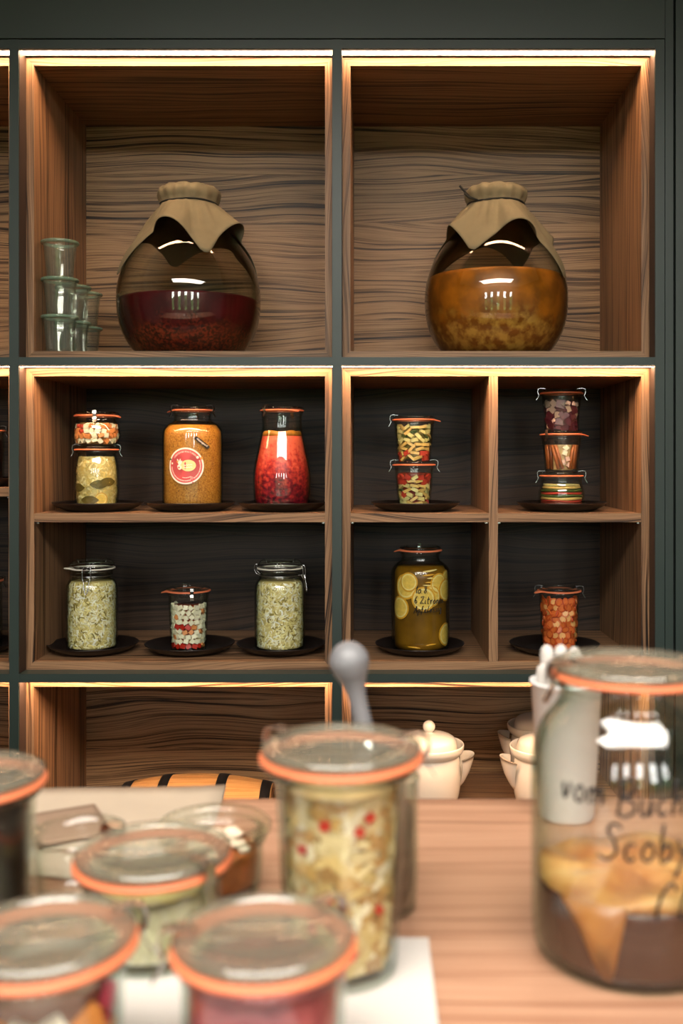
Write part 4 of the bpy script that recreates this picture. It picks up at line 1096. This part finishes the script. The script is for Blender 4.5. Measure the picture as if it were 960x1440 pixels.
q = MB(); pts = [(.44, .0078), (.55, .0074), (.68, .0070), (.78, .0080), (.86, .0105), (.92, .0135), (1.0, .0158), (1.06, .0143), (1.11, .0105), (1.14, .0055), (1.15, .0004)]
sp_ = smooth_pts(pts, 4); q.tube([dn*(Lm*t) for t, r in sp_], [max(r, .0002) for t, r in sp_], 20); q.build('ball_handle', M['grey'], g)
# kombucha jar
LK = (.1805, .700, TZ)
pk = [(.060, 0), (.0655, .005), (.0680, .018), (.0685, .06), (.0685, .122), (.0675, .140), (.0620, .157), (.0525, .170), (.0490, .177), (.0485, .1855)]
kp_ = jar('kombucha_jar', 'big clear shouldered jar of brown kombucha with black handwriting', 'jar', LK, pk, .0530, (R(-75), R(95)),
    fill=plain('dark_brown_kombucha', (66, 34, 24), .25, var=.2, vscale=14), level=.052, gmat=M['glassg'], lidmat=M['fog'])
g, top, sm = kp_
irk = inner_radius(sm)
q = MB()
q.lathe([(0, .0525), (.040, .0525), (.0635, .0528), (.0640, .0560), (.060, .0595), (.04, .0580), (.02, .0600), (0, .0585)], 48, fn=lambda r, z, a, i: (r, z + (.0028*math.sin(3*a+r*90) + .0015*math.sin(7*a))*(i > 2)))
q.build('culture_disc', mottled('tan_culture', [(.35, (168, 104, 52)), (.55, (206, 150, 88)), (.75, (226, 184, 128))], 22, .3, .2), g)
vs = []; fs = []; n = 18
for i in range(n+1):
    t = i/n; a = R(-58) + R(42)*t
    tp = .0555 - .001*math.sin(t*5); bt = interp([(0, .053), (.35, .036), (.64, .009), (.80, .006), (.9, .030), (1, .053)], t)
    for h in (tp, (tp+bt)/2, bt):
        rr = interp(irk, h) - .0004; vs.append((rr*math.sin(a), -rr*math.cos(a), h))
for i in range(n):
    for k in range(2): fs.append((3*i+k, 3*i+k+1, 3*i+k+4, 3*i+k+3))
q = MB(); q.add(vs, fs, 0, True)
o = q.build('culture_flap', mottled('amber_culture_flap', [(.3, (122, 70, 30)), (.6, (168, 112, 58)), (.8, (198, 150, 92))], 18, .3, .2), g)
md = o.modifiers.new('thickness', 'SOLIDIFY'); md.thickness = .001; md.offset = 0
ko_ = sorted((z, r) for r, z in sm)
scribble(g, 'handwriting', [('vom', R(-54), .121, .0210, .05), ('Buch', R(-22), .117, .0225, .05), ('Scoby', R(-30), .088, .0235, .05), ('Cla', R(-1), .052, .0235, .0)], ko_, .0011)
# white cup with rolled napkins
LN = (.1865, .960, TZ)
g = thing('white_cup', 'tall white paper cup behind the kombucha jar', 'cup', LN)
q = MB(); q.lathe([(0, .001), (.025, 0), (.0265, .003), (.0335, .128), (.0350, .129), (.0350, .1315), (.0325, .1315), (.0250, .006), (0, .006)], 44); q.build('cup_body', plain('white_card', (226, 226, 226), .6), g)
rg = random.Random(9)
for k in range(12):
    a = 2*PI*k/8 if k < 8 else 2*PI*(k-8)/4+.4; r = .0205 if k < 8 else .0085
    h = .152 + rg.uniform(-.008, .010) + (.006 if k >= 8 else 0)
    x, y = r*math.cos(a), r*math.sin(a)
    q = MB(); q.tube([(x*.75, y*.75, .02), (x, y, .10), (x*1.08, y*1.08, h-.006), (x*1.1, y*1.1, h), (x*1.1, y*1.1, h+.003)], [.0050, .0066, .0072, .0056, .0018], 10)
    tag(q.build('rolled_napkin', M['paper'], None, LN), 'white rolled paper napkin standing in the white cup', 'napkin', 'rolled napkins in the white cup')
